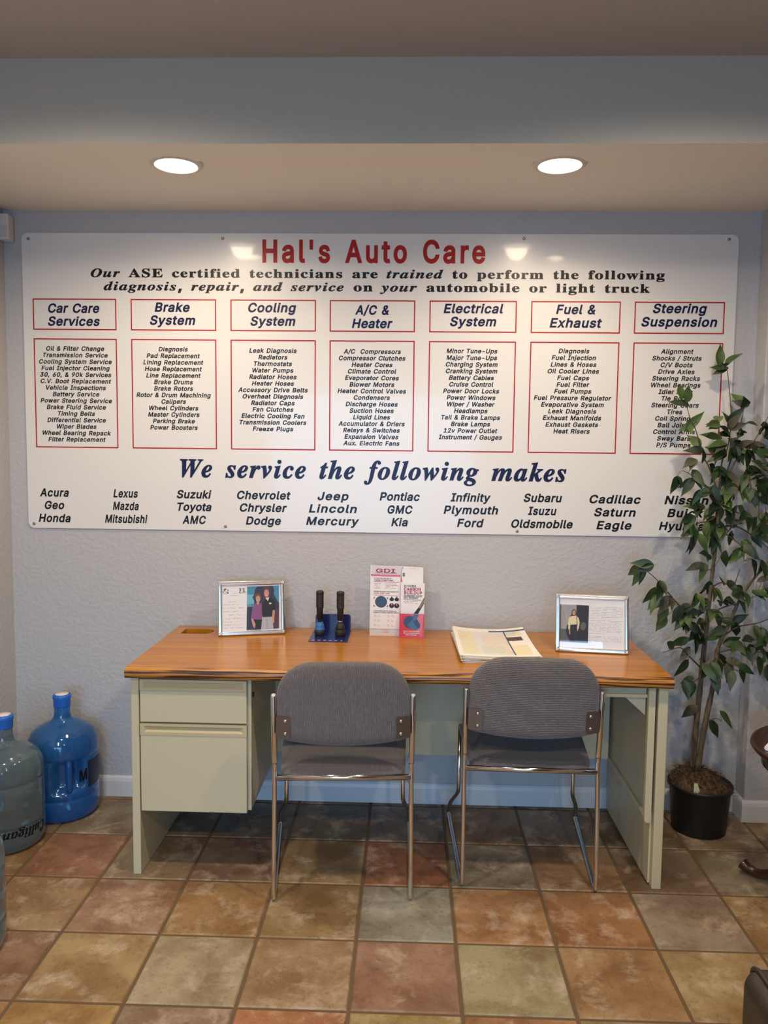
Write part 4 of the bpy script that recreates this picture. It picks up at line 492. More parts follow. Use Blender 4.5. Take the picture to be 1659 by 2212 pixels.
def _rib(axis):
    def f(nt, p):
        c = coords(nt)
        w = node(nt, 'ShaderNodeTexWave', wave_type='BANDS', bands_direction=axis, Scale=52.0, Distortion=0.8, Detail=2.0)
        nt.links.new(c, w.inputs[0])
        sc = {'X': (30, 30, 4), 'Z': (4, 30, 30), 'Y': (30, 4, 30)}[axis]
        c2 = coords(nt, sc)
        n = node(nt, 'ShaderNodeTexNoise', Scale=14.0, Detail=3.0)
        nt.links.new(c2, n.inputs[0])
        a = ramp(nt, n.outputs[0], [(0.34, (0.115, 0.102, 0.104)), (0.62, (0.165, 0.147, 0.146)), (0.80, (0.26, 0.235, 0.23))])
        b = ramp(nt, w.outputs[1], [(0.1, (0.62, 0.62, 0.62)), (0.6, (1, 1, 1))])
        m = node(nt, 'ShaderNodeMix', data_type='RGBA', blend_type='MULTIPLY')
        m.inputs[0].default_value = 0.55
        nt.links.new(a, m.inputs[6])
        nt.links.new(b, m.inputs[7])
        nt.links.new(m.outputs[2], p.inputs['Base Color'])
        bump(nt, p, w.outputs[1], 0.5, 0.002)
    return f


FABV = mat('ribbed_fabric_upright', (0.1, 0.09, 0.09), 0.9, build=_rib('X'), Sheen_Weight=0.25)
FABH = mat('ribbed_fabric_level', (0.1, 0.09, 0.09), 0.9, build=_rib('Z'), Sheen_Weight=0.25)
WHITE = mat('sign_white', (0.74, 0.74, 0.73), 0.30, Coat_Weight=0.35, Coat_Roughness=0.07)
RED = mat('vinyl_red', (0.40, 0.010, 0.008), 0.35, Specular_IOR_Level=0.3)
NAVY = mat('vinyl_navy', (0.006, 0.009, 0.055), 0.35, Specular_IOR_Level=0.3)
INK = mat('vinyl_black', (0.007, 0.007, 0.008), 0.35, Specular_IOR_Level=0.3)
SCREW = mat('screw_steel', (0.35, 0.33, 0.31), 0.4, 1.0)
SENSOR = mat('white_plastic', (0.70, 0.69, 0.66), 0.4)
SILVER = mat('silver_moulding', (0.86, 0.85, 0.83), 0.2, 1.0)
CARD = mat('white_card', (0.78, 0.77, 0.76), 0.45)
PAPER = mat('paper', (0.78, 0.77, 0.74), 0.7)

# ------------------------------------------------------------------ the setting
XL, XR, YF = -0.075, 2.985, -6.6
ZS, ZC, YB = 2.45, 2.708, -0.722


def struct(name, bm, m, parent=None, **kw):
    o = obj(name, bm, m, parent, **kw)
    if parent is None:
        o['kind'] = 'structure'
    return o


# floor: square slate-look tiles on the measured grid
T = 0.3056
TX, TY = 1.4543, -0.6477


def lin(r, g, b, k=1.0):
    return tuple(min(1.0, ((c / 255) ** 2.2) * k * q) for c, q in zip((r, g, b), (0.94, 1.13, 1.44)))


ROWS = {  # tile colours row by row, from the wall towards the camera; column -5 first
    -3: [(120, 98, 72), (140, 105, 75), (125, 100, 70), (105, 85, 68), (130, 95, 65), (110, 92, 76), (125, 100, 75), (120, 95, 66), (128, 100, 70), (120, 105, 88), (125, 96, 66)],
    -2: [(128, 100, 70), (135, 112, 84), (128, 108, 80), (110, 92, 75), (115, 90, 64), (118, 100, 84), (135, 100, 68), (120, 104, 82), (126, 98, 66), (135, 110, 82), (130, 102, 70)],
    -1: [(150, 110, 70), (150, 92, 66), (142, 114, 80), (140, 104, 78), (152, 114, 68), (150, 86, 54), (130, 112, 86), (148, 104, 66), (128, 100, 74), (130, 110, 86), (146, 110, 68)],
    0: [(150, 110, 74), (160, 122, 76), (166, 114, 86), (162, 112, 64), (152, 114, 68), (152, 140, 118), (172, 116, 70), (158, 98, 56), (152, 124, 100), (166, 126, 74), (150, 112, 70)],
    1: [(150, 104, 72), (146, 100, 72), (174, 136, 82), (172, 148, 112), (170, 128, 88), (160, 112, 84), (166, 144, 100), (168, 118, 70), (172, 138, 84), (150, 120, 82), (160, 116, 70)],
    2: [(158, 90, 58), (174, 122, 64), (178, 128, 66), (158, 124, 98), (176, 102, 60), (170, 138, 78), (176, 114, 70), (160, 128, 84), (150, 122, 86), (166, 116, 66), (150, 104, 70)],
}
random.seed(7)
bm = BM()
cl = bm.loops.layers.float_color.new('tile_color')
box(bm, -0.5, 5.3, YF, 0.05, -0.06, -0.0035, 1)
g = 0.0045
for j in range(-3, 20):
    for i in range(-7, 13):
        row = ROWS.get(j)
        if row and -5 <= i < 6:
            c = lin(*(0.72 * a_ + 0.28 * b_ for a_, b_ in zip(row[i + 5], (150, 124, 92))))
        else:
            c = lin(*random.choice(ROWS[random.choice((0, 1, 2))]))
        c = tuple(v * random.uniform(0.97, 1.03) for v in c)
        x0, x1 = TX + i * T + g, TX + (i + 1) * T - g
        y1, y0 = TY - j * T - g, TY - (j + 1) * T + g
        x0, x1, y1 = max(x0, -0.2), min(x1, 5.2), min(y1, 0.04)
        y0 = max(y0, YF)
        if x1 - x0 < 0.02 or y1 - y0 < 0.02:
            continue
        e = 0.004
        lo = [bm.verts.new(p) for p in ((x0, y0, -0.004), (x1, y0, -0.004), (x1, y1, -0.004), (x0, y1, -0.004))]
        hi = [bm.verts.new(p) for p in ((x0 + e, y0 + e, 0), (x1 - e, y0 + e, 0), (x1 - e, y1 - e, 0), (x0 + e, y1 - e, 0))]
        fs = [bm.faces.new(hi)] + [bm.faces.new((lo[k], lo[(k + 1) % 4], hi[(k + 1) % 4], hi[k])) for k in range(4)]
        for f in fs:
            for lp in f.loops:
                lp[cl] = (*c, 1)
struct('floor', bm, [TILE, GROUT])

bm = BM(); box(bm, XL - 0.1, 5.2, 0.0, 0.12, -0.02, 2.8); struct('wall_back', bm, PAINT)
bm = BM(); box(bm, XL - 0.12, XL, YF, 0.0, -0.02, 2.8); struct('wall_left', bm, PAINT)
bm = BM(); box(bm, XR, 5.2, -0.095, 0.0, -0.02, ZS + 0.01); struct('wall_right', bm, PAINT, bevel=0.006, segs=3)
bm = BM(); box(bm, 5.1, 5.2, YF, -0.1, -0.02, 2.8); struct('wall_east', bm, PAINT)
# rear wall with the shop-front opening
bm = BM()
box(bm, XL - 0.1, 5.2, YF, YF + 0.12, -0.02, 0.22)
box(bm, XL - 0.1, 5.2, YF, YF + 0.12, 2.25, 2.8)
box(bm, XL - 0.1, -0.05, YF, YF + 0.12, 0.22, 2.25)
box(bm, 2.5, 5.2, YF, YF + 0.12, 0.22, 2.25)
struct('wall_rear', bm, PAINT)
bm = BM(); box(bm, XL - 0.1, 5.2, YF, YB, ZC, ZC + 0.1); struct('ceiling', bm, CEIL)
# dropped soffit over the desk: bulkhead face, a slightly lower strip at its front, flat underside
bm = BM()
prism(bm, [(YB, ZS), (YB + 0.153, ZS), (YB + 0.155, ZS + 0.008), (0.0, ZS + 0.008), (0.0, 2.8), (YB, 2.8)], XL - 0.05, 5.2, axis='x')
for f in bm.faces:
    f.normal_update()
    if f.normal.y < -0.9:
        f.material_index = 1
struct('trim_1', bm, [SOFFIT, BULK])


def baseboard(name, pts, h=0.088, t=0.013):
    bm = BM()
    for (ax, ay), (bx, by) in zip(pts, pts[1:]):
        d = (Vector((bx, by, 0)) - Vector((ax, ay, 0))).normalized()
        nrm = Vector((d.y, -d.x, 0))
        prof = [(0, 0), (t, 0), (t, h - 0.022), (t * 0.75, h - 0.008), (t * 0.35, h), (0, h)]
        A, B = [], []
        for o_, z in prof:
            A.append(bm.verts.new(Vector((ax, ay, z)) + nrm * o_))
            B.append(bm.verts.new(Vector((bx, by, z)) + nrm * o_))
        k = len(prof)
        fs = [bm.faces.new(A), bm.faces.new(list(reversed(B)))]
        for i in range(k):
            fs.append(bm.faces.new((A[i], B[i], B[(i + 1) % k], A[(i + 1) % k])))
        bmesh.ops.recalc_face_normals(bm, faces=fs)
    return struct(name, bm, TRIM)


baseboard('baseboard_back', [(XL, 0), (XR, 0)])
baseboard('baseboard_left', [(XL, -6.4), (XL, 0)])
baseboard('baseboard_right', [(XR, 0), (XR, -0.0945)])
baseboard('baseboard_column', [(XR - 0.0131, -0.095), (5.1, -0.095)])

# ------------------------------------------------------------------ recessed lamps in the soffit
LENS = mat('lamp_lens', (1, 1, 1), 0.4)
_nt = LENS.node_tree
_p = _nt.nodes['Principled BSDF']
_p.inputs['Emission Color'].default_value = (1.0, 0.84, 0.62, 1)
_p.inputs['Emission Strength'].default_value = LAMP_E
TRIMRING = mat('lamp_trim', (0.66, 0.62, 0.56), 0.5)
for k, (lx, side) in enumerate(((0.797, 'left, above the red shop title'), (2.085, 'right, towards the potted tree'))):
    t = thing('recessed_light', f'lit round recessed ceiling lamp in the soffit on the {side}', 'ceiling lamp', (lx, -0.533, ZS + 0.008), group='recessed lamps over the desk')
    bm = BM()
    lathe(bm, [(0.072, -0.001), (0.070, -0.010), (0.074, -0.0125), (0.084, -0.009), (0.089, -0.004), (0.091, 0.002)], 48, cap0=False, cap1=False)
    obj('trim_ring', bm, TRIMRING, t)
    bm = BM()
    lathe(bm, [(0.0005, -0.0165), (0.02, -0.016), (0.045, -0.014), (0.06, -0.0115), (0.069, -0.0075), (0.0705, -0.002)], 48)
    obj('lens', bm, LENS, t)
    d = bpy.data.lights.new('lamp_beam', 'SPOT')
    d.energy = LAMP_W
    d.color = WARM
    d.spot_size = math.radians(170)
    d.spot_blend = 0.8
    d.shadow_soft_size = 0.05
    o = bpy.data.objects.new('lamp_beam', d)
    o.location = (0, 0, -0.02)
    o.parent = t
    COL.objects.link(o)

# ------------------------------------------------------------------ motion sensor in the corner
t = thing('motion_sensor', 'small white motion sensor high in the left wall corner', 'sensor', (-0.046, -0.002, 2.328))
bm = BM(); box(bm, -0.027, 0.016, -0.05, 0.0, 0, 0.104); obj('housing', bm, SENSOR, t, bevel=0.006)
bm = BM(); box(bm, -0.022, 0.011, -0.054, -0.045, 0.012, 0.058); obj('sensor_lens', bm, mat('lens_plastic', (0.6, 0.58, 0.55), 0.6), t, bevel=0.003)

# ------------------------------------------------------------------ the wall sign
SW, Z0, Z1 = 2.896, 1.155, 2.3675
sign = thing('wall_sign', 'large white service sign with red title and columns of black lettering on the wall', 'sign', (0, 0, 0))
bm = BM()
prism(bm, rrect(0, SW, Z0, Z1, 0.026), -0.006, -0.0008)
obj('panel', bm, WHITE, sign, bevel=0.0012, segs=1)
YT = -0.0066
word_meshes = []
write(word_meshes, "Hal's Auto Care", 2.2545, 0.0915, 0.9913, 1.8917, y=YT, track=0.010, fit='x')
for bm in word_meshes:
    obj('title_lettering', bm, RED, sign)
for runs, z, xa, xb in (([('italic', 'Our'), ('roman', ' ASE certified technicians are '), ('italic', 'trained'), ('roman', ' to perform the following')], 2.1912, 0.2847, 2.609),
                        ([('italic', 'diagnosis, repair, and service '), ('roman', 'on '), ('italic', 'your '), ('roman', 'automobile or light truck')], 2.1386, 0.3374, 2.5523)):
    word_meshes = []
    write(word_meshes, runs, z, 0.0335, xa, xb, y=YT, track=0.004, fit='x')
    for bm in word_meshes:
        if bm.verts:
            obj('subtitle_lettering', bm, INK, sign)
        else:
            bm.free()
word_meshes = []
write(word_meshes, [('italic', 'We service the following makes')], 1.3780, 0.074, 0.6455, 2.2413, y=YT, track=0.006, fit='x')
for bm in word_meshes:
    obj('makes_title_lettering', bm, NAVY, sign)
SH = 0.2
HEADS = [('Car Care', 0.1047, 0.3186, 2.0475), ('Services', 0.1035, 0.3196, 1.995), ('Brake', 0.547, 0.6923, 2.0536), ('System', 0.5271, 0.7147, 2.0013), ('Cooling', 0.9322, 1.1294, 2.0541), ('System', 0.9416, 1.1258, 2.0002), ('A/C &', 1.3693, 1.5067, 2.0471), ('Heater', 1.3566, 1.5224, 1.9934), ('Electrical', 1.7279, 1.9687, 2.055), ('System', 1.755, 1.9419, 2.0034), ('Fuel &', 2.1806, 2.338, 2.0537), ('Exhaust', 2.1561, 2.3656, 2.0004), ('Steering', 2.5666, 2.7815, 2.0598), ('Suspension', 2.5225, 2.8241, 2.0067)]
MAKES = [('Acura', 0.0514, 0.1753, 1.2897), ('Geo', 0.0718, 0.1545, 1.2372), ('Honda', 0.0448, 0.1809, 1.1826), ('Lexus', 0.3635, 0.4672, 1.2898), ('Mazda', 0.3607, 0.4703, 1.2374), ('Mitsubishi', 0.3264, 0.5068, 1.1829), ('Suzuki', 0.631, 0.7768, 1.2897), ('Toyota', 0.6324, 0.7765, 1.2375), ('AMC', 0.6533, 0.7528, 1.1831), ('Chevrolet', 0.8835, 1.1079, 1.2897), ('Chrysler', 0.895, 1.0925, 1.2375), ('Dodge', 0.92, 1.0674, 1.1833), ('Jeep', 1.2197, 1.3486, 1.2896), ('Lincoln', 1.1833, 1.3836, 1.2376), ('Mercury', 1.1719, 1.3937, 1.1856), ('Pontiac', 1.4772, 1.6436, 1.2914), ('GMC', 1.5104, 1.6138, 1.2376), ('Kia', 1.5263, 1.5954, 1.1856), ('Infinity', 1.7696, 1.9351, 1.2914), ('Plymouth', 1.7419, 1.9667, 1.2397), ('Ford', 1.7982, 1.9089, 1.186), ('Subaru', 2.0699, 2.2269, 1.2934), ('Isuzu', 2.0883, 2.2057, 1.2399), ('Oldsmobile', 2.0213, 2.2735, 1.1863), ('Cadillac', 2.3383, 2.5471, 1.2916), ('Saturn', 2.3589, 2.5284, 1.2383), ('Eagle', 2.3701, 2.5134, 1.1848), ('Nissan', 2.6429, 2.8206, 1.2917), ('Buick', 2.6562, 2.8042, 1.2385), ('Hyundai', 2.6245, 2.8252, 1.185)]
for s, a, b, z in HEADS:
    word_meshes = []
    write(word_meshes, s, z, 0.0378, a, b, y=YT, shear=SH)
    for bm in word_meshes:
        obj('heading_lettering', bm, NAVY, sign)
for s, a, b, z in MAKES:
    bm = BM(); write(bm, s, z, 0.0345, a, b, y=YT, shear=SH); obj('makes_lettering', bm, INK, sign)


def outline(bm, x0, x1, z0, z1, w=0.0048):
    rect(bm, x0, x1, z1 - w, z1, YT)
    rect(bm, x0, x1, z0, z0 + w, YT)
    rect(bm, x0, x0 + w, z0 + w, z1 - w, YT)
    rect(bm, x1 - w, x1, z0 + w, z1 - w, YT)


LISTS = [
    (0.0412, 0.3885, 0.2143, 1.8926, 0.02663, 'Transmission Service', 0.2707, ['Oil & Filter Change', 'Transmission Service', 'Cooling System Service', 'Fuel Injector Cleaning', '30, 60, & 90k Services', 'C.V. Boot Replacement', 'Vehicle Inspections', 'Battery Service', 'Power Steering Service', 'Brake Fluid Service', 'Timing Belts', 'Differential Service', 'Wiper Blades', 'Wheel Bearing Repack', 'Filter Replacement']),
    (0.4481, 0.8010, 0.6220, 1.8928, 0.02665, 'Rotor & Drum Machining', 0.3100, ['Diagnosis', 'Pad Replacement', 'Lining Replacement', 'Hose Replacement', 'Line Replacement', 'Brake Drums', 'Brake Rotors', 'Rotor & Drum Machining', 'Calipers', 'Wheel Cylinders', 'Master Cylinders', 'Parking Brake', 'Power Boosters']),
    (0.8595, 1.2098, 1.0337, 1.8901, 0.02655, 'Transmission Coolers', 0.2770, ['Leak Diagnosis', 'Radiators', 'Thermostats', 'Water Pumps', 'Radiator Hoses', 'Heater Hoses', 'Accessory Drive Belts', 'Overheat Diagnosis', 'Radiator Caps', 'Fan Clutches', 'Electric Cooling Fan', 'Transmission Coolers', 'Freeze Plugs']),
    (1.2661, 1.6134, 1.4405, 1.8894, 0.02660, 'Compressor Clutches', 0.2723, ['A/C  Compressors', 'Compressor Clutches', 'Heater Cores', 'Climate Control', 'Evaporator Cores', 'Blower Motors', 'Heater Control Valves', 'Condensers', 'Discharge Hoses', 'Suction Hoses', 'Liquid Lines', 'Accumulator & Driers', 'Relays & Switches', 'Expansion Valves', 'Aux. Electric Fans']),
    (1.6712, 2.0232, 1.8458, 1.8942, 0.02678, 'Tail & Brake Lamps', 0.2399, ['Minor Tune-Ups', 'Major Tune-Ups', 'Charging System', 'Cranking System', 'Battery Cables', 'Cruise Control', 'Power Door Locks', 'Power Windows', 'Wiper / Washer', 'Headlamps', 'Tail & Brake Lamps', 'Brake Lamps', '12v Power Outlet', 'Instrument / Gauges']),
    (2.0806, 2.4384, 2.2569, 1.8972, 0.02687, 'Fuel Pressure Regulator', 0.3133, ['Diagnosis', 'Fuel Injection', 'Lines & Hoses', 'Oil Cooler Lines', 'Fuel Caps', 'Fuel Filter', 'Fuel Pumps', 'Fuel Pressure Regulator', 'Evaporative System', 'Leak Diagnosis', 'Exhaust Manifolds', 'Exhaust Gaskets', 'Heat Risers']),
    (2.4940, 2.8515, 2.6698, 1.8984, 0.02681, 'Steering Racks', 0.1915, ['Alignment', 'Shocks / Struts', 'C/V Boots', 'Drive Axles', 'Steering Racks', 'Wheel Bearings', 'Idler Arms', 'Tie Rods', 'Steering Gears', 'Tires', 'Coil Springs', 'Ball Joints', 'Control Arms', 'Sway Bars', 'P/S Pumps']),
]
for x0, x1, cx, zt, pitch, ref, refw, names in LISTS:
    tmp = BM()
    tr, xs = write(tmp, ref, 0, 0.0186, 0, refw, shear=SH)
    tmp.free()
    bm = BM()
    for k, s in enumerate(names):
        write(bm, s, zt - k * pitch, 0.0186, cx=cx, track=tr, xs=xs, shear=SH, y=YT)
    obj('list_lettering', bm, INK, sign)
    bm = BM(); outline(bm, x0, x1, 1.9765, 2.1035); obj('heading_outline', bm, RED, sign)
    bm = BM(); outline(bm, x0, x1, 1.4935, 1.9420); obj('list_outline', bm, RED, sign)
for sx, sz in ((0.0292, 2.3422), (0.8292, 2.3463), (2.0449, 2.3490), (2.8561, 2.3485), (0.0249, 1.1735), (0.8345, 1.1733), (2.0463, 1.1705), (2.868, 1.1765)):
    bm = BM()
    tube(bm, [(sx, -0.006, sz), (sx, -0.0085, sz), (sx, -0.0098, sz)], [0.0062, 0.0058, 0.003], 14)
    obj('screw', bm, SCREW, sign)


def wobj(name, bm, m, parent, **kw):
    """Geometry given in room coordinates under an unturned thing."""
    bmesh.ops.translate(bm, verts=bm.verts, vec=-Vector(parent.location))
    return obj(name, bm, m, parent, **kw)


# ------------------------------------------------------------------ the desk
DL, DR, DF, DB = 0.646, 2.484, -0.621, -0.03
desk = thing('office_desk', 'cream steel office desk with orange oak top against the wall under the sign', 'desk', (1.565, -0.33, 0))
# top with its D-shaped cable hole
outer = [(0.637, -0.634), (2.491, -0.634), (2.491, -0.008), (0.637, -0.008)]
hole = [(0.682, -0.148), (0.682, -0.062)] + [(0.765 + 0.043 * math.cos(math.radians(a)), -0.105 + 0.043 * math.sin(math.radians(a))) for a in range(90, -91, -15)]
bm = BM()
tri = tessellate_polygon([[Vector((a, b, 0)) for a, b in outer], [Vector((a, b, 0)) for a, b in hole]])
for z, flip in ((0.75, False), (0.713, True)):
    vs = [bm.verts.new((a, b, z)) for a, b in outer + hole]
    for t_ in tri:
        f = bm.faces.new([vs[i] for i in t_])
        f.normal_update()
        if (f.normal.z < 0) != flip:
            f.normal_flip()
    if not flip:
        up = vs
for lo_, hi_ in ((vs[:4], up[:4]), (vs[4:], up[4:])):
    n_ = len(lo_)
    for i in range(n_):
        bm.faces.new((lo_[i], lo_[(i + 1) % n_], hi_[(i + 1) % n_], hi_[i]))
bmesh.ops.recalc_face_normals(bm, faces=bm.faces)
wobj('desk_top', bm, OAK, desk)
prof = [(-0.634, 0.713)] + [(-0.643 + 0.0 - 0.014 * math.sin(math.radians(a)), 0.7315 - 0.0185 * math.cos(math.radians(a))) for a in range(0, 181, 15)] + [(-0.634, 0.75)]
bm = BM(); prism(bm, prof, 0.637, 2.491, axis='x'); wobj('edge_strip', bm, OAKEDGE, desk)['label'] = 'dark-grained rounded oak front edge'
# left end panel and the pedestal
bm = BM(); box(bm, DL, DL + 0.028, DF, DB, 0, 0.713); wobj('end_panel', bm, CREAM, desk, bevel=0.003)
bm = BM(); box(bm, DL + 0.0285, 1.062, -0.603, -0.10, 0.236, 0.7125); ped = wobj('pedestal', bm, CREAM, desk, bevel=0.002)
bm = BM(); tube(bm, [(1.062, -0.578, 0.643), (1.066, -0.578, 0.643)], 0.009, 16); wobj('lock', bm, BLACK, desk)


def drawer(z0, z1):
    bm = BM()
    zs = z1 - 0.041
    box(bm, 0.678, 1.0495, -0.622, -0.604, z0, zs)
    d = wobj('drawer', bm, CREAM, desk, bevel=0.0025)
    # moulded finger pull: a frame around a slanting scoop
    bm = BM()
    x0, x1, y = 0.678, 1.0495, -0.624
    zt, zb = z1, zs + 0.0008
    A = [(x0, y, zb), (x1, y, zb), (x1, y, zt), (x0, y, zt)]
    B = [(x0 + 0.012, y, zb + 0.011), (x1 - 0.012, y, zb + 0.011), (x1 - 0.012, y, zt - 0.008), (x0 + 0.012, y, zt - 0.008)]
    Cc = [(x0 + 0.032, y + 0.013, zt - 0.016), (x1 - 0.032, y + 0.013, zt - 0.016), (x1 - 0.032, y + 0.013, zt - 0.0085), (x0 + 0.032, y + 0.013, zt - 0.0085)]
    D = [(x0, -0.604, zb), (x1, -0.604, zb), (x1, -0.604, zt), (x0, -0.604, zt)]
    R = [[bm.verts.new(p) for p in L] for L in (D, A, B, Cc)]
    for a, b in zip(R, R[1:]):
        for k in range(4):
            bm.faces.new((a[k], a[(k + 1) % 4], b[(k + 1) % 4], b[k]))
    bm.faces.new(R[3])
    bmesh.ops.recalc_face_normals(bm, faces=bm.faces)
    o = obj('drawer_pull', bm, CREAM2, d)
    o.location = -Vector(desk.location)
    return d


drawer(0.5515, 0.7035)
drawer(0.2325, 0.5460)
# modesty panel, top rail, right end
bm = BM(); box(bm, 1.0625, 2.42, -0.125, -0.105, 0.258, 0.7125); wobj('modesty_panel', bm, CREAM, desk, bevel=0.002)
bm = BM(); box(bm, 2.2, 2.4195, -0.592, -0.57, 0.672, 0.7125); box(bm, 2.2, 2.4195, -0.604, -0.5925, 0.668, 0.6795); wobj('top_rail', bm, CREAM, desk, bevel=0.0015)
bm = BM(); box(bm, DR - 0.032, DR, DF - 0.003, DB, 0, 0.713); wobj('end_panel', bm, CREAM, desk, bevel=0.003)
bm = BM()
prism(bm, [(2.4205, 0.712), (2.4205, 0.240), (2.427, 0.2325), (2.4435, 0.2325), (2.4435, 0.712)], -0.618, -0.598)
box(bm, 2.4320, 2.4435, -0.5975, DB, 0.262, 0.712)
wobj('inner_panel', bm, CREAM, desk, bevel=0.0015)
bm = BM(); box(bm, 2.4205, 2.4515, -0.5970, DB, 0.250, 0.2615); box(bm, 2.4440, 2.4515, -0.6, DB, 0.01, 0.2495); wobj('ledge_rail', bm, CREAM, desk, bevel=0.0015)
bm = BM(); prism(bm, [(2.344, 0.6678), (2.4195, 0.6678), (2.4195, 0.600)], -0.583, -0.577); wobj('gusset', bm, CREAM, desk)

# ------------------------------------------------------------------ the two sled-base chairs


def make_chair(label, fabric, loc, rz, name='stacking_chair'):
    t = thing(name, label, 'chair', loc, (0, 0, rz), 'chairs at the desk')
    for s in (-1, 1):
        bm = BM()
        pts = [(s * 0.226, -0.012, 0.705), (s * 0.226, 0.024, 0.455), (s * 0.227, -0.002, 0.0085), (s * 0.258, 0.545, 0.0085), (s * 0.253, 0.50, 0.075), (s * 0.224, 0.432, 0.150), (s * 0.222, 0.430, 0.415)]
        p = fillet(pts, 0.022, 6)
        rr = [0.0082] * len(p)
        tube(bm, p, rr, 14)
        leg = obj('side_frame', bm, CHROME, t)
        bm = BM()
        tube(bm, [(s * 0.226, -0.0135, 0.7085), (s * 0.226, -0.012, 0.704), (s * 0.226, 0.0215, 0.472), (s * 0.226, 0.0225, 0.466)], [0.0070, 0.0094, 0.0094, 0.0084], 16)
        obj('post_sleeve', bm, CHROME, leg)
    for ya, za, xa in ((0.022, 0.418, 0.224), (0.430, 0.418, 0.221)):
        bm = BM()
        tube(bm, [(-xa, ya, za), (xa, ya, za)], 0.0100, 16)
        obj('crossbar', bm, CHROME, t)
    # seat pad: wider at the front, dished, rounded over at the front edge
    bm = BM()
    nx, ny = 18, 18
    top, bot = [], []
    for j in range(ny + 1):
        v = j / ny
        rt, rb = [], []
        for i in range(nx + 1):
            u = i / nx * 2 - 1
            hw = 0.206 + 0.028 * v
            # rounded corners
            cut = 0.014 * max(0, abs(v * 2 - 1) - 0.85) / 0.15
            x = u * (hw - cut * (abs(u) ** 6))
            y = 0.020 + 0.425 * v
            z = 0.442 + 0.014 * v - 0.026 * max(0, v - 0.8) / 0.2 - 0.006 * (1 - u * u) * math.sin(math.pi * min(1, v)) - 0.010 * abs(u) ** 8 - 0.012 * max(0, 0.08 - v) / 0.08
            rt.append(bm.verts.new((x, y, z)))
            rb.append(bm.verts.new((x * 0.985, 0.024 + 0.415 * v, 0.414 - 0.024 * (1 - u * u) * math.sin(math.pi * v) ** 0.6)))
        top.append(rt)
        bot.append(rb)
    for j in range(ny):
        for i in range(nx):
            bm.faces.new((top[j][i], top[j][i + 1], top[j + 1][i + 1], top[j + 1][i]))
            bm.faces.new((bot[j][i], bot[j + 1][i], bot[j + 1][i + 1], bot[j][i + 1]))
    per = [(0, i) for i in range(nx)] + [(j, nx) for j in range(ny)] + [(ny, i) for i in range(nx, 0, -1)] + [(j, 0) for j in range(ny, 0, -1)]
    for k in range(len(per)):
        a, b = per[k], per[(k + 1) % len(per)]
        bm.faces.new((top[a[0]][a[1]], bot[a[0]][a[1]], bot[b[0]][b[1]], top[b[0]][b[1]]))
    bmesh.ops.recalc_face_normals(bm, faces=bm.faces)
    obj('seat', bm, fabric, t, smooth=True)
    # backrest pad: curved in plan, big rounded upper corners, bowed lower edge
    nx, nz = 36, 22
    bm = BM()

    def outline_at(u, v):
        # u -1..1 across, v 0..1 up
        zl = 0.545 + 0.014 * u * u
        zh = 0.822 - 0.012 * u * u
        r = 0.118
        hw = 0.2165 - 0.004 * (1 - v)
        x = u * hw
        d = max(0.0, abs(x) - (hw - r))
        zh2 = zh - (r - math.sqrt(max(0.0, r * r - d * d))) * 0.92
        rl = 0.016
        dl = max(0.0, abs(x) - (hw - rl))
        zl2 = zl + (rl - math.sqrt(max(0.0, rl * rl - dl * dl)))
        return x, zl2 + (zh2 - zl2) * v
    F, Bk = [], []
    for j in range(nz + 1):
        v = j / nz
        rf, rb = [], []
        for i in range(nx + 1):
            u = math.sin((i / nx * 2 - 1) * math.pi / 2)
            x, z = outline_at(u, v)
            yc = -0.030 + 0.030 * u * u - 0.03 * (z - 0.56)
            e = min(1.0, (1 - u * u) * 9) ** 0.5
            ev = min(1.0, v * 10, (1 - v) * 6) ** 0.5
            h = 0.0155 * (0.35 + 0.65 * min(e, ev))
            rb.append(bm.verts.new((x, yc - h + 0.004, z)))
            rf.append(bm.verts.new((x, yc + h + 0.006, z)))
        F.append(rf)
        Bk.append(rb)
    for j in range(nz):
        for i in range(nx):
            bm.faces.new((Bk[j][i], Bk[j][i + 1], Bk[j + 1][i + 1], Bk[j + 1][i]))
            bm.faces.new((F[j][i], F[j + 1][i], F[j + 1][i + 1], F[j][i + 1]))
    per = [(0, i) for i in range(nx)] + [(j, nx) for j in range(nz)] + [(nz, i) for i in range(nx, 0, -1)] + [(j, 0) for j in range(nz, 0, -1)]
    for k in range(len(per)):
        a, b = per[k], per[(k + 1) % len(per)]
        bm.faces.new((Bk[a[0]][a[1]], F[a[0]][a[1]], F[b[0]][b[1]], Bk[b[0]][b[1]]))
    bmesh.ops.recalc_face_normals(bm, faces=bm.faces)
    obj('backrest', bm, fabric, t, smooth=True)
    for s in (-1, 1):
        bm = BM()
        xa, xb = s * 0.219, s * 0.172
        prism(bm, rrect(min(xa, xb), max(xa, xb), 0.566, 0.640, 0.008, 4), -0.0035, -0.001)
        for v in bm.verts:
            q = v.co.x / 0.2165
            v.co.y += -0.030 + 0.030 * q * q - 0.03 * (v.co.z - 0.56) - 0.0125
        pl = obj('bracket_plate', bm, STEELP, t)
        for z in (0.582, 0.624):
            bm = BM()
            q = 0.187 / 0.2165
            y0 = -0.030 + 0.030 * q * q - 0.03 * (z - 0.56) - 0.0155
            tube(bm, [(s * 0.187, y0, z), (s * 0.187, y0 - 0.002, z), (s * 0.187, y0 - 0.0034, z)], [0.0062, 0.0056, 0.0028], 14)
            obj('rivet', bm, RIVET, pl)
    return t


make_chair('grey chair with upright-ribbed fabric on chrome sled legs, nearer the drawer pedestal', FABV, (1.394, -0.752, 0), math.radians(3.6))
make_chair('grey chair with level-ribbed fabric on chrome sled legs, in front of the paper maps', FABH, (2.0255, -0.653, 0), math.radians(-1.2))

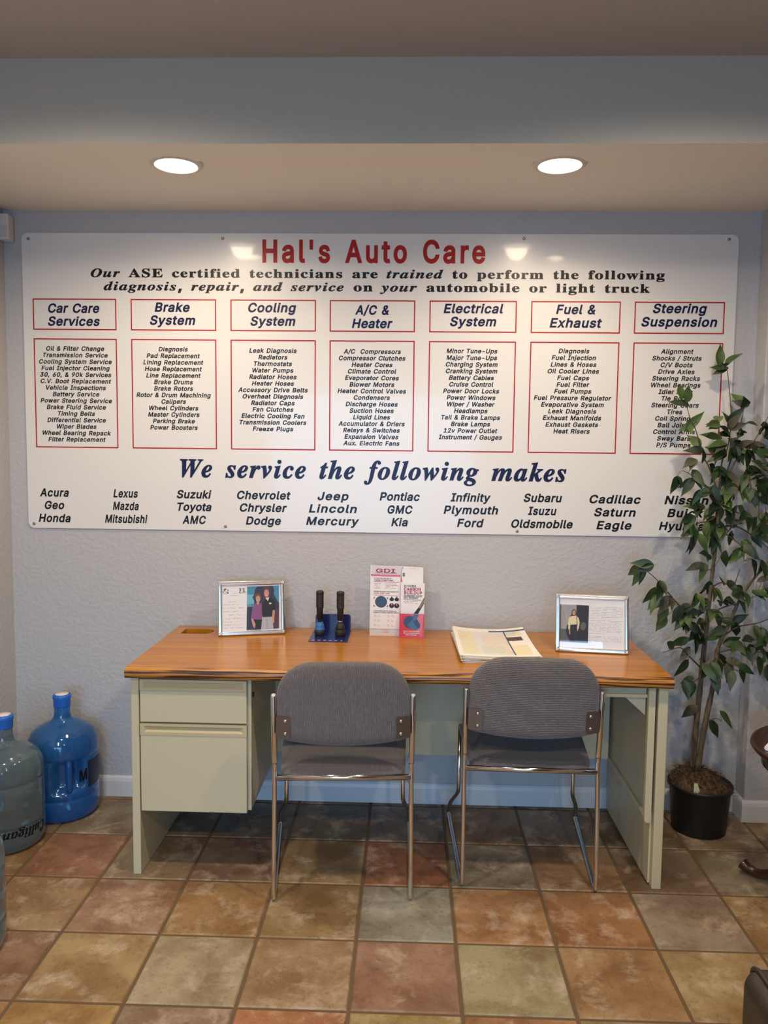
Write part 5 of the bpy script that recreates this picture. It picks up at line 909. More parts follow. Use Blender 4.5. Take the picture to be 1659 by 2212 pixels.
# ------------------------------------------------------------------ picture frames on the desk
SKIN = mat('print_skin', (0.55, 0.30, 0.22), 0.5)
PSKY = mat('print_teal_sky', (0.05, 0.25, 0.42), 0.5)
PSKY2 = mat('print_pale_sky', (0.16, 0.45, 0.60), 0.5)
PNAVY = mat('print_navy', (0.025, 0.03, 0.07), 0.5)
PBLK = mat('print_black', (0.012, 0.012, 0.016), 0.5)
PPURP = mat('print_purple', (0.24, 0.085, 0.24), 0.5)
PMAR = mat('print_maroon', (0.09, 0.035, 0.06), 0.5)
PJEAN = mat('print_stone', (0.42, 0.46, 0.50), 0.5)
PHAIR = mat('print_brown_hair', (0.14, 0.06, 0.04), 0.5)
PCREAM = mat('print_cream', (0.70, 0.64, 0.40), 0.5)
PGREY = mat('print_grey', (0.32, 0.31, 0.33), 0.5)
PDGREY = mat('print_dark_grey', (0.10, 0.10, 0.11), 0.5)
PWHITE = mat('print_white', (0.72, 0.72, 0.72), 0.5)
LETTER = mat('letter_paper', (0.78, 0.79, 0.82), 0.6)
PEN = mat('pen_ink', (0.10, 0.10, 0.13), 0.6)
TYPE = mat('typed_ink', (0.30, 0.31, 0.35), 0.6)
PRINTS = [PSKY, PSKY2, PNAVY, PBLK, PPURP, PMAR, PJEAN, PHAIR, SKIN, PCREAM, PGREY, PDGREY, PWHITE]
SKY_, SKY2_, NAVY_, BLK_, PURP_, MAR_, JEAN_, HAIR_, SKIN_, CREAM_, GREY_, DGREY_, WHITE_ = range(13)

GLASS = bpy.data.materials.new('picture_glass')
GLASS.use_nodes = True
_nt = GLASS.node_tree
_nt.nodes.remove(_nt.nodes['Principled BSDF'])
_tr = _nt.nodes.new('ShaderNodeBsdfTransparent')
_gl = _nt.nodes.new('ShaderNodeBsdfGlossy')
_gl.inputs['Roughness'].default_value = 0.02
_lw = _nt.nodes.new('ShaderNodeLayerWeight')
_lw.inputs['Blend'].default_value = 0.5
_pw = _nt.nodes.new('ShaderNodeMath')
_pw.operation = 'POWER'
_pw.inputs[1].default_value = 5.0
_nt.links.new(_lw.outputs['Facing'], _pw.inputs[0])
_fr = _nt.nodes.new('ShaderNodeMath')
_fr.operation = 'MULTIPLY_ADD'
_fr.inputs[1].default_value = 0.9
_fr.inputs[2].default_value = 0.035
_nt.links.new(_pw.outputs[0], _fr.inputs[0])
_mx = _nt.nodes.new('ShaderNodeMixShader')
_nt.links.new(_fr.outputs[0], _mx.inputs[0])
_nt.links.new(_tr.outputs[0], _mx.inputs[1])
_nt.links.new(_gl.outputs[0], _mx.inputs[2])
_nt.links.new(_mx.outputs[0], _nt.nodes['Material Output'].inputs[0])


def picture(label, loc, yaw, w=0.266, h=0.216, lean=0.232):
    t = thing('picture_frame', label, 'picture frame', (loc[0], loc[1], loc[2] + 0.0032), (-lean, 0, yaw))
    x0, x1 = -w / 2, w / 2
    bm = BM()
    prof = [(0.001, 0.013), (0.0, 0.010), (0.0, 0.003), (0.003, -0.0005), (0.0065, -0.001), (0.009, 0.002), (0.0105, 0.002), (0.0125, 0.0), (0.0145, 0.0015), (0.0165, 0.005), (0.0165, 0.013)]
    R = [[bm.verts.new(p) for p in ((x0 + d, y, d), (x1 - d, y, d), (x1 - d, y, h - d), (x0 + d, y, h - d))] for d, y in prof]
    for a, b in zip(R, R[1:] + R[:1]):
        for k in range(4):
            bm.faces.new((a[k], a[(k + 1) % 4], b[(k + 1) % 4], b[k]))
    bmesh.ops.recalc_face_normals(bm, faces=bm.faces)
    obj('frame', bm, SILVER, t)
    for sx in (x0 + 0.009, x1 - 0.009):
        for sz in (0.009, h - 0.009):
            bm = BM()
            for k in range(5):
                a = math.radians(72 * k + 20)
                tube(bm, [(sx, 0.001, sz), (sx + 0.004 * math.cos(a), -0.0032, sz + 0.004 * math.sin(a)), (sx + 0.0085 * math.cos(a), -0.0012, sz + 0.0085 * math.sin(a))], [0.0022, 0.0026, 0.001], 8)
            tube(bm, [(sx, 0.0, sz), (sx, -0.0035, sz), (sx, -0.005, sz)], [0.003, 0.003, 0.001], 10)
            obj('corner_ornament', bm, SILVER, t, smooth=True)
    bm = BM(); box(bm, x0 + 0.004, x1 - 0.004, 0.0085, 0.0125, 0.004, h - 0.004); obj('backing', bm, BLACK, t)
    bm = BM(); prism(bm, [(-0.02, 0.14), (0.02, 0.14), (0.03, 0.02), (-0.03, 0.02)], 0.0135, 0.016)
    k = math.tan(lean)
    for v in bm.verts:
        f_ = (0.14 - v.co.z) / 0.12
        v.co.y += f_ * 0.075
        v.co.z = 0.14 - (0.14 - 0.088 * k) * f_
    obj('easel_leg', bm, BLACK, t)
    bm = BM(); box(bm, x0 + 0.0155, x1 - 0.0155, 0.0050, 0.0055, 0.0155, h - 0.0155); obj('glass', bm, GLASS, t)
    return t


def scribble(bm, x0, x1, z, amp, y, seed, w=0.0007, step=0.0022):
    rnd = random.Random(seed)
    x = x0
    pts = []
    while x < x1:
        pts.append((x, z + rnd.uniform(-amp, amp)))
        x += step * rnd.uniform(0.5, 1.3)
        if rnd.random() < 0.13:
            if len(pts) > 1:
                _ribbon(bm, pts, w, y)
            pts = []
            x += step * 1.6
    if len(pts) > 1:
        _ribbon(bm, pts, w, y)


def _ribbon(bm, pts, w, y):
    for (a, b), (c, d) in zip(pts, pts[1:]):
        L = math.hypot(c - a, d - b) or 1
        nx_, nz_ = -(d - b) / L * w / 2, (c - a) / L * w / 2
        flat(bm, [(a - nx_, b - nz_), (c - nx_, d - nz_), (c + nx_, d + nz_), (a + nx_, b + nz_)], y)


# left frame: a handwritten letter and a print of two people
p1 = picture('silver picture frame holding a handwritten letter and a colour print of two people', (0.977, -0.161, 0.75), 0.245)
W1, H1 = 0.266, 0.216
X1 = lambda x: (x - 70) / 1510 * W1 - W1 / 2
Z1_ = lambda y: (1335 - y) / 1225 * H1
P1 = lambda pts: [(X1(a), Z1_(b)) for a, b in pts]
bm = BM(); rect(bm, X1(150), X1(1500), Z1_(1250), Z1_(205), 0.0080); obj('letter', bm, LETTER, p1)
bm = BM()
for k, y in enumerate((570, 640, 715, 795, 870, 950, 1030, 1100, 1160)):
    scribble(bm, X1(190 if k else 260), X1((480, 610, 640, 560, 590, 650, 500, 670, 660)[k]), Z1_(y), 0.0021, 0.0078, k + 3)
obj('handwriting', bm, PEN, p1)
bm = BM()
scribble(bm, X1(350), X1(525), Z1_(380), 0.0008, 0.0078, 40, 0.0006, 0.0015)
scribble(bm, X1(340), X1(540), Z1_(428), 0.0010, 0.0078, 41, 0.0009, 0.0015)
obj('letter_heading', bm, PEN, p1)
for ox in (175, 555):
    bm = BM()
    for k in range(16):
        rr_ = random.Random(ox + k)
        a, b = ox + rr_.uniform(0, 120), 270 + rr_.uniform(0, 100)
        flat(bm, P1(ell(a, b, rr_.uniform(6, 22), rr_.uniform(5, 16), 8)), 0.0078)
    rect(bm, X1(ox - 5), X1(ox + 135), Z1_(382), Z1_(374), 0.0077)
    obj('letterhead_emblem', bm, PEN, p1)
bm = BM()
Y = 0.0076
q = lambda pts, mi, lv=0: flat(bm, P1(pts), Y - lv * 0.00012, mi)
q([(700, 1225), (1440, 1215), (1455, 230), (725, 235)], SKY_)
q([(716, 700), (1000, 700), (1000, 420), (722, 420)], SKY2_, 1)
q([(700, 1225), (720, 640), (1450, 610), (1440, 1215)], NAVY_, 1)
q([(880, 1225), (880, 560), (845, 480), (885, 420), (905, 300), (960, 240), (1310, 232), (1345, 330), (1330, 420), (1440, 640), (1440, 1215)], NAVY_, 2)
q([(1090, 235), (1240, 235), (1240, 1220), (1090, 1220)], MAR_, 3)
q([(1290, 1215), (1440, 1215), (1440, 780), (1360, 760), (1290, 900)], MAR_, 3)
# person on the right: dark polo shirt, stone trousers
q([(1060, 640), (1140, 520), (1230, 495), (1330, 540), (1370, 640), (1370, 790), (1300, 800), (1290, 920), (1070, 920), (1050, 800)], BLK_, 4)
q([(1060, 925), (1290, 925), (1310, 1215), (1030, 1220)], JEAN_, 4)
q([(1075, 905), (1290, 905), (1290, 940), (1075, 945)], BLK_, 5)
q([(1300, 795), (1350, 790), (1330, 1000), (1335, 1060), (1290, 1100), (1285, 960)], SKIN_, 5)
q([(1140, 510), (1225, 490), (1195, 580)], WHITE_, 5)
q(ell(1160, 350, 66, 70), HAIR_, 5)
q(ell(1165, 405, 55, 88), SKIN_, 6)
q(ell(1245, 635, 28, 20), WHITE_, 6)
q([(1165, 1220), (1185, 1060), (1160, 960), (1155, 1220)], GREY_, 6)
# person on the left: purple blouse, black skirt
q([(800, 960), (840, 720), (910, 620), (1050, 625), (1055, 1010), (850, 1015)], PURP_, 6)
q([(850, 990), (1055, 1000), (1020, 1222), (860, 1200)], BLK_, 7)
q(ell(965, 480, 78, 92), HAIR_, 7)
q(ell(970, 525, 50, 75), SKIN_, 8)
q([(925, 600), (1000, 600), (965, 670)], SKIN_, 8)
q([(805, 965), (850, 975), (905, 1100), (890, 1190), (850, 1160)], SKIN_, 8)
for cx_, cz_, dx_ in ((965, 512, 22), (1165, 385, 22)):
    for s in (-1, 1):
        q(ell(cx_ + s * dx_, cz_, 8, 5, 8), PHAIR and HAIR_, 9)
    q([(cx_ - 20, cz_ + 58), (cx_ + 20, cz_ + 58), (cx_, cz_ + 72)], WHITE_, 9)
obj('photo_print', bm, PRINTS, p1)

# right frame: a print of one person and a typed letter
p2 = picture('silver frame holding a typed letter and a print of a person in a cream top', (2.2885, -0.344, 0.75), -0.115, w=0.268)
W2 = 0.268
X2 = lambda x: (x - 92) / 1462 * W2 - W2 / 2
Z2 = lambda x, y: (1262 + (x - 92) * 0.062 - y) / 1150 * H1
P2 = lambda pts: [(X2(a), Z2(a, b)) for a, b in pts]
bm = BM(); rect(bm, -W2 / 2 + 0.0155, W2 / 2 - 0.0155, 0.0155, H1 - 0.0155, 0.0080); obj('letter', bm, LETTER, p2)
bm = BM()
yy = [(325, 905, 775), (388, 1450, 790), (420, 1450, 775), (452, 1440, 775), (484, 1450, 775), (516, 1445, 775), (548, 1450, 775), (580, 1450, 775), (612, 1140, 775)]
yy += [(655 + 31 * k, 1440 - (k % 3) * 12, 775) for k in range(8)] + [(905, 1070, 770)] + [(965 + 31 * k, 1430 - (k % 2) * 20, 770) for k in range(4)] + [(1089, 830, 770), (1148, 955, 765), (1205, 905, 760)]
for k, (y, xe, xs_) in enumerate(yy):
    scribble(bm, X2(xs_), X2(xe), Z2(775, y) - 0.002, 0.0008, 0.0078, 90 + k, 0.0010, 0.0016)
obj('typing', bm, TYPE, p2)
bm = BM()
q = lambda pts, mi, lv=0: flat(bm, P2(pts), Y - lv * 0.00012, mi)
q([(175, 1075), (748, 1112), (765, 372), (178, 332)], DGREY_)
q([(205, 820), (510, 845), (520, 350), (205, 335)], GREY_, 1)
q([(205, 820), (360, 830), (362, 345), (205, 335)], PWHITE and WHITE_, 1)
q([(500, 1095), (748, 1112), (765, 372), (515, 350)], BLK_, 2)
q([(300, 860), (330, 740), (560, 780), (600, 1000), (400, 1080), (330, 960)], BLK_, 2)
q(ell(650, 780, 60, 80), DGREY_, 3)
q([(400, 740), (530, 745), (580, 1098), (370, 1082)], BLK_, 3)
q(ell(462, 510, 50, 75), HAIR_, 4)
q([(385, 580), (420, 520), (500, 520), (530, 575), (470, 590)], HAIR_, 4)
q([(365, 600), (420, 572), (510, 565), (555, 610), (580, 700), (560, 830), (525, 830), (540, 720), (525, 740), (400, 745), (395, 700), (385, 830), (350, 830), (350, 700)], CREAM_, 5)
q(ell(462, 510, 30, 48), SKIN_, 6)
q([(362, 832), (388, 832), (395, 940), (375, 930)], SKIN_, 6)
q([(528, 832), (556, 832), (545, 870), (525, 875)], SKIN_, 6)
q([(510, 565), (520, 568), (535, 740), (522, 740)], PBLK and BLK_, 7)
for s in (-1, 1):
    q(ell(462 + s * 12, 500, 5, 4, 8), BLK_, 7)
q([(452, 530), (474, 531), (462, 538)], WHITE_, 7)
obj('photo_print', bm, PRINTS, p2)

# ------------------------------------------------------------------ blue stand with two torches
BLUEP = mat('blue_acrylic', (0.012, 0.018, 0.115), 0.2, Coat_Weight=0.3)
st = thing('display_stand', 'dark blue L-shaped plastic stand carrying two torches on the desk', 'display stand', (1.290, -0.14, 0.75))
bm = BM()
prism(bm, rrect(-0.077, 0.077, -0.105, 0.108, 0.010), 0.0, 0.003, axis='z')
prism(bm, rrect(-0.0735, 0.0735, 0.0, 0.066, 0.012), 0.105, 0.108)
obj('plate', bm, BLUEP, st, bevel=0.0008, segs=1)
bm = BM()
for k, (a, w_) in enumerate(((-0.058, 0.008), (-0.036, 0.008), (-0.014, 0.010), (0.008, 0.010), (0.030, 0.010), (0.052, 0.006))):
    for b0, b1, ww in ((-0.096, -0.091, w_), (-0.0865, -0.0845, 0.016 if k < 5 else 0.009)):
        vs = [bm.verts.new(p) for p in ((a - ww / 2, b0, 0.0033), (a + ww / 2, b0, 0.0033), (a + ww / 2, b1, 0.0033), (a - ww / 2, b1, 0.0033))]
        bm.faces.new(vs)
obj('printed_marks', bm, mat('print_lilac', (0.60, 0.50, 0.62), 0.5), st)

BLUE = mat('blue_rubber', (0.03, 0.14, 0.36), 0.5)
RUBBER = mat('black_rubber', (0.017, 0.015, 0.014), 0.55)


def torch(label, x, y, kind):
    t = thing('torch', label, 'torch', (x, y, 0.7531), group='torches on the blue stand')
    bm = BM()
    if kind == 0:
        lathe(bm, [(0.0185, 0), (0.0205, 0.003), (0.0210, 0.012), (0.0205, 0.0215)], 28)
    else:
        lathe(bm, [(0.0185, 0), (0.0208, 0.003), (0.0212, 0.012), (0.0205, 0.026), (0.0195, 0.027)], 28)
    obj('head', bm, RUBBER, t)
    bm = BM()
    if kind == 0:
        lathe(bm, [(0.0200, 0.0215), (0.0212, 0.0235), (0.0195, 0.026), (0.0178, 0.038), (0.0160, 0.046), (0.0128, 0.049), (0.0136, 0.053), (0.0100, 0.054)], 28)
        obj('collar', bm, BLUE, t)
    else:
        lathe(bm, [(0.0195, 0.027), (0.0182, 0.034), (0.0140, 0.050), (0.0095, 0.054)], 28)
        obj('collar', bm, RUBBER, t)
    bm = BM(); lathe(bm, [(0.0085, 0.054), (0.0085, 0.064)], 20); obj('neck', bm, CHROME if kind else RUBBER, t)
    bm = BM()
    prof = [(0.0088, 0.0635), (0.0125, 0.065), (0.0130, 0.106), (0.0150, 0.114)]
    z = 0.116
    while z < 0.166:
        prof += [(0.0154, z), (0.0154, z + 0.0028), (0.0143, z + 0.0034), (0.0143, z + 0.0044)]
        z += 0.005
    prof += [(0.0154, z), (0.0157, z + 0.008), (0.0145, z + 0.0125), (0.0095, z + 0.0145)]
    lathe(bm, prof, 28)
    obj('grip', bm, RUBBER, t)
    if kind == 0:
        bm = BM(); box(bm, -0.0165, -0.0145, -0.004, 0.002, 0.134, 0.141); obj('switch', bm, RIVET, t, bevel=0.0005)
    return t


torch('black ribbed torch standing head down with a bright blue collar', 1.2465, -0.140, 0)
torch('all black ribbed torch standing head down with a silver neck', 1.3300, -0.150, 1)

# ------------------------------------------------------------------ red and white counter display with its leaflet
GDI = mat('print_deep_red', (0.33, 0.012, 0.018), 0.4)
PRED = mat('print_red', (0.58, 0.018, 0.028), 0.35, Coat_Weight=0.3)
PINKR = mat('print_pink', (0.60, 0.16, 0.22), 0.4)
LILAC = mat('print_light_grey', (0.62, 0.60, 0.62), 0.45)
TXT = mat('print_charcoal', (0.10, 0.09, 0.09), 0.5)
STEELB = mat('print_steel_blue', (0.05, 0.14, 0.28), 0.4)
STEELD = mat('print_slate_blue', (0.03, 0.06, 0.12), 0.4)
GOLD = mat('print_bronze', (0.30, 0.17, 0.06), 0.4)
DP = [GDI, PRED, LILAC, TXT, STEELB, STEELD, GOLD, PBLK, CARD, PINKR]
gGDI, gRED, gLIL, gTXT, gSB, gSD, gGOLD, gBLK, gCARD, gPINK = range(10)
dsp = thing('counter_display', 'white cardboard counter display with a red logo band and red leaflet pocket', 'display', (1.446, -0.118, 0.75), (-0.07, 0, -0.045))
U = lambda x: (x - 200) / 720 * 0.1215
V = lambda y: (1795 - y) / 1680 * 0.2835
PP = lambda pts: [(U(a), V(b)) for a, b in pts]
bm = BM()
prism(bm, [(0, 0), (0.1215, 0), (0.2135, 0.0), (0.2135, 0.2795), (U(985), 0.2825), (0, 0.2835)], 0.0, 0.0016)
obj('board', bm, CARD, dsp)
bm = BM()
Y = -0.0003
q = lambda pts, mi, lv=0: flat(bm, PP(pts), Y - lv * 0.0001, mi)
q([(205, 1780), (915, 1790), (915, 1640), (205, 1640)], gLIL)
q([(215, 325), (930, 335), (975, 128), (222, 118)], gLIL)
q([(215, 325), (925, 330), (925, 375), (215, 370)], gRED, 1)
q([(290, 340), (905, 345), (905, 360), (290, 356)], gPINK, 2)
q([(915, 1795), (930, 1795), (940, 370), (925, 370)], gRED, 1)
q([(930, 370), (945, 400), (978, 492), (935, 490)], gRED, 1)
q([(985, 128), (955, 190), (938, 260), (935, 330), (945, 400), (952, 398), (945, 330), (947, 262), (962, 195), (995, 128)], gTXT, 2)
for y, x1_ in ((505, 915), (1640, 915)):
    q([(205 if y > 1000 else 290, y - 4), (x1_, y - 4), (x1_, y + 4), (205 if y > 1000 else 290, y + 4)], gTXT, 1)
q([(290, 822), (915, 826), (915, 834), (290, 830)], gRED, 1)
# the part pictures: a dark round piston and two pairs of valves
for cx_, cy_, sx, sy in ((300, 900, 1, 1), (620, 900, -1, 1), (300, 1080, 1, -1), (620, 1080, -1, -1)):
    q([(cx_ - 12 * sx, cy_ - 22 * sy), (cx_ + 22 * sx, cy_ - 22 * sy), (cx_ - 12 * sx, cy_ + 26 * sy)], gBLK, 1)
q(ell(466, 985, 142, 138, 30), gBLK, 2)
q(ell(466, 985, 128, 124, 30), gSD, 3)
for cx_ in (722, 842):
    q(ell(cx_, 920, 54, 42, 18), gBLK, 1)
    q([(cx_ - 14, 900), (cx_ + 14, 900), (cx_ + 12, 850), (cx_ - 12, 850)], gBLK, 1)
    q(ell(cx_, 1070, 60, 60, 18), gBLK, 1)
    q(ell(cx_, 1045, 18, 24, 12), gPINK, 2)
for i_, cx_ in enumerate((325, 640)):
    for j_, cy_ in enumerate((1320, 1430, 1545)):
        q(ell(cx_, cy_, 40, 42, 18), gLIL, 1)
        q(ell(cx_, cy_, 36, 38, 18), gCARD, 2)
        q([(cx_ - 14, cy_ + 12), (cx_ + 12, cy_ - 18), (cx_ + 18, cy_ + 6)], gRED, 3)
q(rrect(515, 655, 1660, 1725, 20), gPINK, 1)
q(rrect(525, 645, 1670, 1715, 16), gCARD, 2)
sc_ = 0.2835 / 1680
# words
write(bm, 'GDI', V(280), 95 * sc_, U(330), U(795), y=Y - 0.0004, fit='x', mi=gGDI)
rect(bm, U(310), U(840), V(302), V(292), Y - 0.0002, gTXT)
write(bm, 'GDI', V(1706), 26 * sc_, U(545), U(630), y=Y - 0.0004, fit='x', mi=gRED)
for s, y, cap, xa, xb, mi in (('IF YOUR CAR HAS ANY OF', 432, 26, 290, 705, gTXT), ('THESE SYMPTOMS...', 486, 40, 292, 785, gGDI), ('WITHIN 5K MILES YOUR ENGINE MAY', 752, 28, 285, 885, gTXT), ('LOOK LIKE THIS', 800, 36, 285, 672, gRED), ('A GDI ENGINE SERVICE ELIMINATES', 1215, 26, 285, 835, gTXT), ('CARBON AT THESE 6 CRITICAL POINTS', 1254, 28, 285, 890, gTXT)):
    write(bm, s, V(y), cap * sc_, U(xa), U(xb), y=Y - 0.0004, fit='x', mi=mi)
for k, (xa, xb) in enumerate(((300, 455), (300, 440), (300, 430), (300, 440))):
    scribble(bm, U(xa), U(xb), V(548 + 36 * k), 0.0005, Y - 0.0004, 300 + k, 0.0011, 0.0012)
for k, xb in enumerate((830, 875, 760, 815)):
    scribble(bm, U(552), U(xb), V(550 + 36 * k), 0.0005, Y - 0.0004, 310 + k, 0.0011, 0.0012)
for k in range(3):
    for xa, w_ in ((390, 80), (712, 100)):
        for dy in (0, 30):
            scribble(bm, U(xa), U(xa + w_ * (0.7 if dy == 0 else 1)), V(1310 + 112 * k + dy), 0.0005, Y - 0.0004, 320 + k + dy + xa, 0.0009, 0.0012)
write(bm, '$', V(355), 78 * sc_, U(970), U(1032), y=Y - 0.0004, fit='x', mi=gTXT)
scribble(bm, U(1140), U(1360), V(172), 0.0005, Y - 0.0004, 331, 0.001, 0.0012)
for f in bm.faces:
    pass
obj('board_print', bm, DP, dsp)
# pocket: a shallow red box open at the top
bm = BM()
xa, xb = U(922), U(1512)
zt = V(1235)
box(bm, xa, xb, -0.0275, -0.0265, -0.004, zt)
box(bm, xa, xa + 0.001, -0.0264, -0.0004, -0.004, zt)
box(bm, xb - 0.001, xb, -0.0264, -0.0004, -0.004, zt)
box(bm, xa, xb, -0.0264, -0.0004, -0.004, -0.003)
pk = obj('pocket', bm, PRED, dsp)
bm = BM()
Y = -0.0278
q = lambda pts, mi, lv=0: flat(bm, PP(pts), Y - lv * 0.0001, mi)
q([(1490, 1260), (1300, 1245), (1200, 1330), (1300, 1600), (1460, 1790), (1480, 1500)], gPINK)
q(ell(1175, 1430, 155, 150, 24), gSD, 1)
q([(1255, 1240), (1385, 1250), (1335, 1350), (1415, 1470), (1410, 1560), (1330, 1612), (1200, 1590), (1110, 1500), (1230, 1380)], gSB, 2)
q([(1335, 1352), (1415, 1470), (1412, 1550), (1370, 1580), (1240, 1415)], gSD, 3)
for k, (s, a, b) in enumerate((('PROTECT YOUR INVESTMENT', 1020, 1400), ('WITH A GDI ENGINE SERVICE', 1020, 1395), ('EVERY 15,000 MILES', 1075, 1335))):
    write(bm, s, V(1662 + k * 42), 26 * sc_, U(a), U(b), y=Y - 0.0004, fit='x', mi=gCARD)
obj('pocket_print', bm, DP, pk)
lf = thing('leaflet', 'white leaflet about carbon buildup standing in the red pocket of the display', 'leaflet', (0, 0, 0))
lf.location = dsp.location
lf.rotation_euler = dsp.rotation_euler
bm = BM()
prism(bm, [(U(940), 0.0), (U(1498), 0.0), (U(1508), V(515)), (U(935), V(500))], -0.013, -0.006)
obj('folded_sheets', bm, CARD, lf, bevel=0.0006, segs=1)
bm = BM()
Y = -0.0133
q = lambda pts, mi, lv=0: flat(bm, PP(pts), Y - lv * 0.0001, mi)
q([(1505, 840), (1500, 990), (1360, 1240), (1255, 1240), (1385, 1060)], gBLK)
q([(1500, 880), (1500, 960), (1410, 1110), (1370, 1100)], gGOLD, 1)
q([(1010, 905), (1430, 908), (1430, 918), (1010, 915)], gTXT, 1)
for s, y, cap, xa, xb, mi in (('IS EXCESS', 605, 48, 1015, 1298, gTXT), ('CARBON', 690, 74, 1015, 1418, gGDI), ('BUILDUP', 775, 76, 1018, 1448, gGDI), ('HARMING YOUR', 836, 46, 1015, 1450, gTXT), ('GDI ENGINE?', 885, 46, 1010, 1360, gTXT)):
    write(bm, s, V(y), cap * sc_, U(xa), U(xb), y=Y - 0.0004, fit='x', mi=mi)
scribble(bm, U(1010), U(1350), V(945), 0.0005, Y - 0.0004, 351, 0.0012, 0.0012)
scribble(bm, U(1010), U(1345), V(980), 0.0005, Y - 0.0004, 352, 0.0012, 0.0012)
obj('leaflet_print', bm, DP, lf)

# ------------------------------------------------------------------ stack of folded paper maps


def _map(c0, c1, c2, sc):
    def f(nt, p):
        c = coords(nt)
        n = node(nt, 'ShaderNodeTexNoise', Scale=sc, Detail=6.0, Roughness=0.65)
        nt.links.new(c, n.inputs[0])
        nt.links.new(ramp(nt, n.outputs[0], [(0.34, c2), (0.46, c0), (0.60, c0), (0.68, c1)]), p.inputs['Base Color'])
    return f


MAPS = [PAPER, mat('map_yellow', (0.7, 0.6, 0.4), 0.6, build=_map((0.72, 0.66, 0.50), (0.70, 0.50, 0.22), (0.60, 0.60, 0.50), 22)),
        mat('map_lilac', (0.66, 0.66, 0.70), 0.6), mat('map_pink', (0.7, 0.6, 0.55), 0.6, build=_map((0.70, 0.62, 0.57), (0.60, 0.48, 0.46), (0.55, 0.58, 0.48), 26)),
        mat('map_green', (0.6, 0.64, 0.55), 0.6, build=_map((0.60, 0.62, 0.54), (0.46, 0.55, 0.44), (0.62, 0.55, 0.52), 26)),
        mat('map_navy', (0.05, 0.06, 0.14), 0.6), mat('map_cream', (0.74, 0.68, 0.48), 0.6), mat('map_photo', (0.10, 0.04, 0.03), 0.6, build=_map((0.10, 0.05, 0.04), (0.5, 0.42, 0.36), (0.04, 0.02, 0.02), 40))]


def map_region(u, v):
    """u across, v from the front edge to the back edge of the printed side."""
    if u < 0.05 or v < 0.06 or v > 0.93:
        return 5 if (0.89 < v < 0.93 and u > 0.52) else 0
    if v > 0.885:
        return 5 if u > 0.50 else 0
    if u > 0.93:
        return 0
    if 0.695 < u < 0.715:
        return 5
    if u < 0.27:
        return 1
    if u < 0.33:
        return 2
    if u < 0.70:
        if v < 0.13 and u < 0.6:
            return 2
        return 4 if v < 0.40 and u < 0.62 else (2 if (v > 0.78 or u < 0.36) else 3)
    if v < 0.42:
        return 6
    if 0.56 < v < 0.70 and u < 0.91:
        return 7
    if v > 0.74:
        return 4 if u < 0.85 else 6
    return 0


order = ['bottom', 'second from the bottom', 'third from the bottom', 'fourth from the bottom', 'fourth from the top', 'third from the top', 'second from the top', 'topmost']
rnd = random.Random(5)
for k, nm in enumerate(order):
    last = k == len(order) - 1
    lab = 'topmost folded paper map of the stack on the desk, coloured map showing' if last else f'white folded paper map, {nm} in the stack on the desk'
    t = thing('folded_map', lab, 'map', (1.931 + rnd.uniform(-0.004, 0.004), -0.290 + rnd.uniform(-0.004, 0.004), 0.7502 + k * 0.00255), (0, 0, math.radians(1.2 + rnd.uniform(-0.9, 0.9))), 'folded paper maps in a stack')
    bm = BM()
    nx, ny = (56, 46) if last else (18, 12)
    w_, d_ = 0.286, 0.430
    T_, B_ = [], []
    kk = k / (len(order) - 1)
    for j in range(ny + 1):
        ra, rb = [], []
        for i in range(nx + 1):
            u, v = i / nx, j / ny
            x, y = (u - 0.5) * w_, (v - 0.5) * d_
            z = kk * (0.011 * (abs(u * 2 - 1) ** 3) * (0.35 + 0.65 * v) + 0.004 * (abs(2 * v - 1) ** 3)) + 0.0008 * math.sin(9 * u) * kk
            fold = 0.0011 * max(0.0, 1 - (u / 0.02)) if u < 0.02 else 0
            ra.append(bm.verts.new((x, y, z + 0.0022 - fold)))
            rb.append(bm.verts.new((x, y, z + fold * 0.8)))
        T_.append(ra)
        B_.append(rb)
    for j in range(ny):
        for i in range(nx):
            f = bm.faces.new((T_[j][i], T_[j][i + 1], T_[j + 1][i + 1], T_[j + 1][i]))
            if last:
                f.material_index = map_region((i + 0.5) / nx, (j + 0.5) / ny)
            bm.faces.new((B_[j][i], B_[j + 1][i], B_[j + 1][i + 1], B_[j][i + 1]))
    per = [(0, i) for i in range(nx)] + [(j, nx) for j in range(ny)] + [(ny, i) for i in range(nx, 0, -1)] + [(j, 0) for j in range(ny, 0, -1)]
    for m_ in range(len(per)):
        a, b = per[m_], per[(m_ + 1) % len(per)]
        bm.faces.new((T_[a[0]][a[1]], B_[a[0]][a[1]], B_[b[0]][b[1]], T_[b[0]][b[1]]))
    obj('sheet', bm, MAPS, t)

# ------------------------------------------------------------------ blue water jugs


def jug_material(name, tint, deep):
    m = bpy.data.materials.new(name)
    m.use_nodes = True
    nt = m.node_tree
    p = nt.nodes['Principled BSDF']
    p.inputs['Base Color'].default_value = (*tint, 1)
    p.inputs['Roughness'].default_value = 0.10
    p.inputs['IOR'].default_value = 1.35
    p.inputs['Transmission Weight'].default_value = 0.72
    p.inputs['Coat Weight'].default_value = 0.5
    p.inputs['Coat Roughness'].default_value = 0.04
    return m


CAPB = mat('cap_blue', (0.015, 0.13, 0.55), 0.4)
CAPW = mat('cap_sticker', (0.72, 0.68, 0.70), 0.6)
JR = 0.138


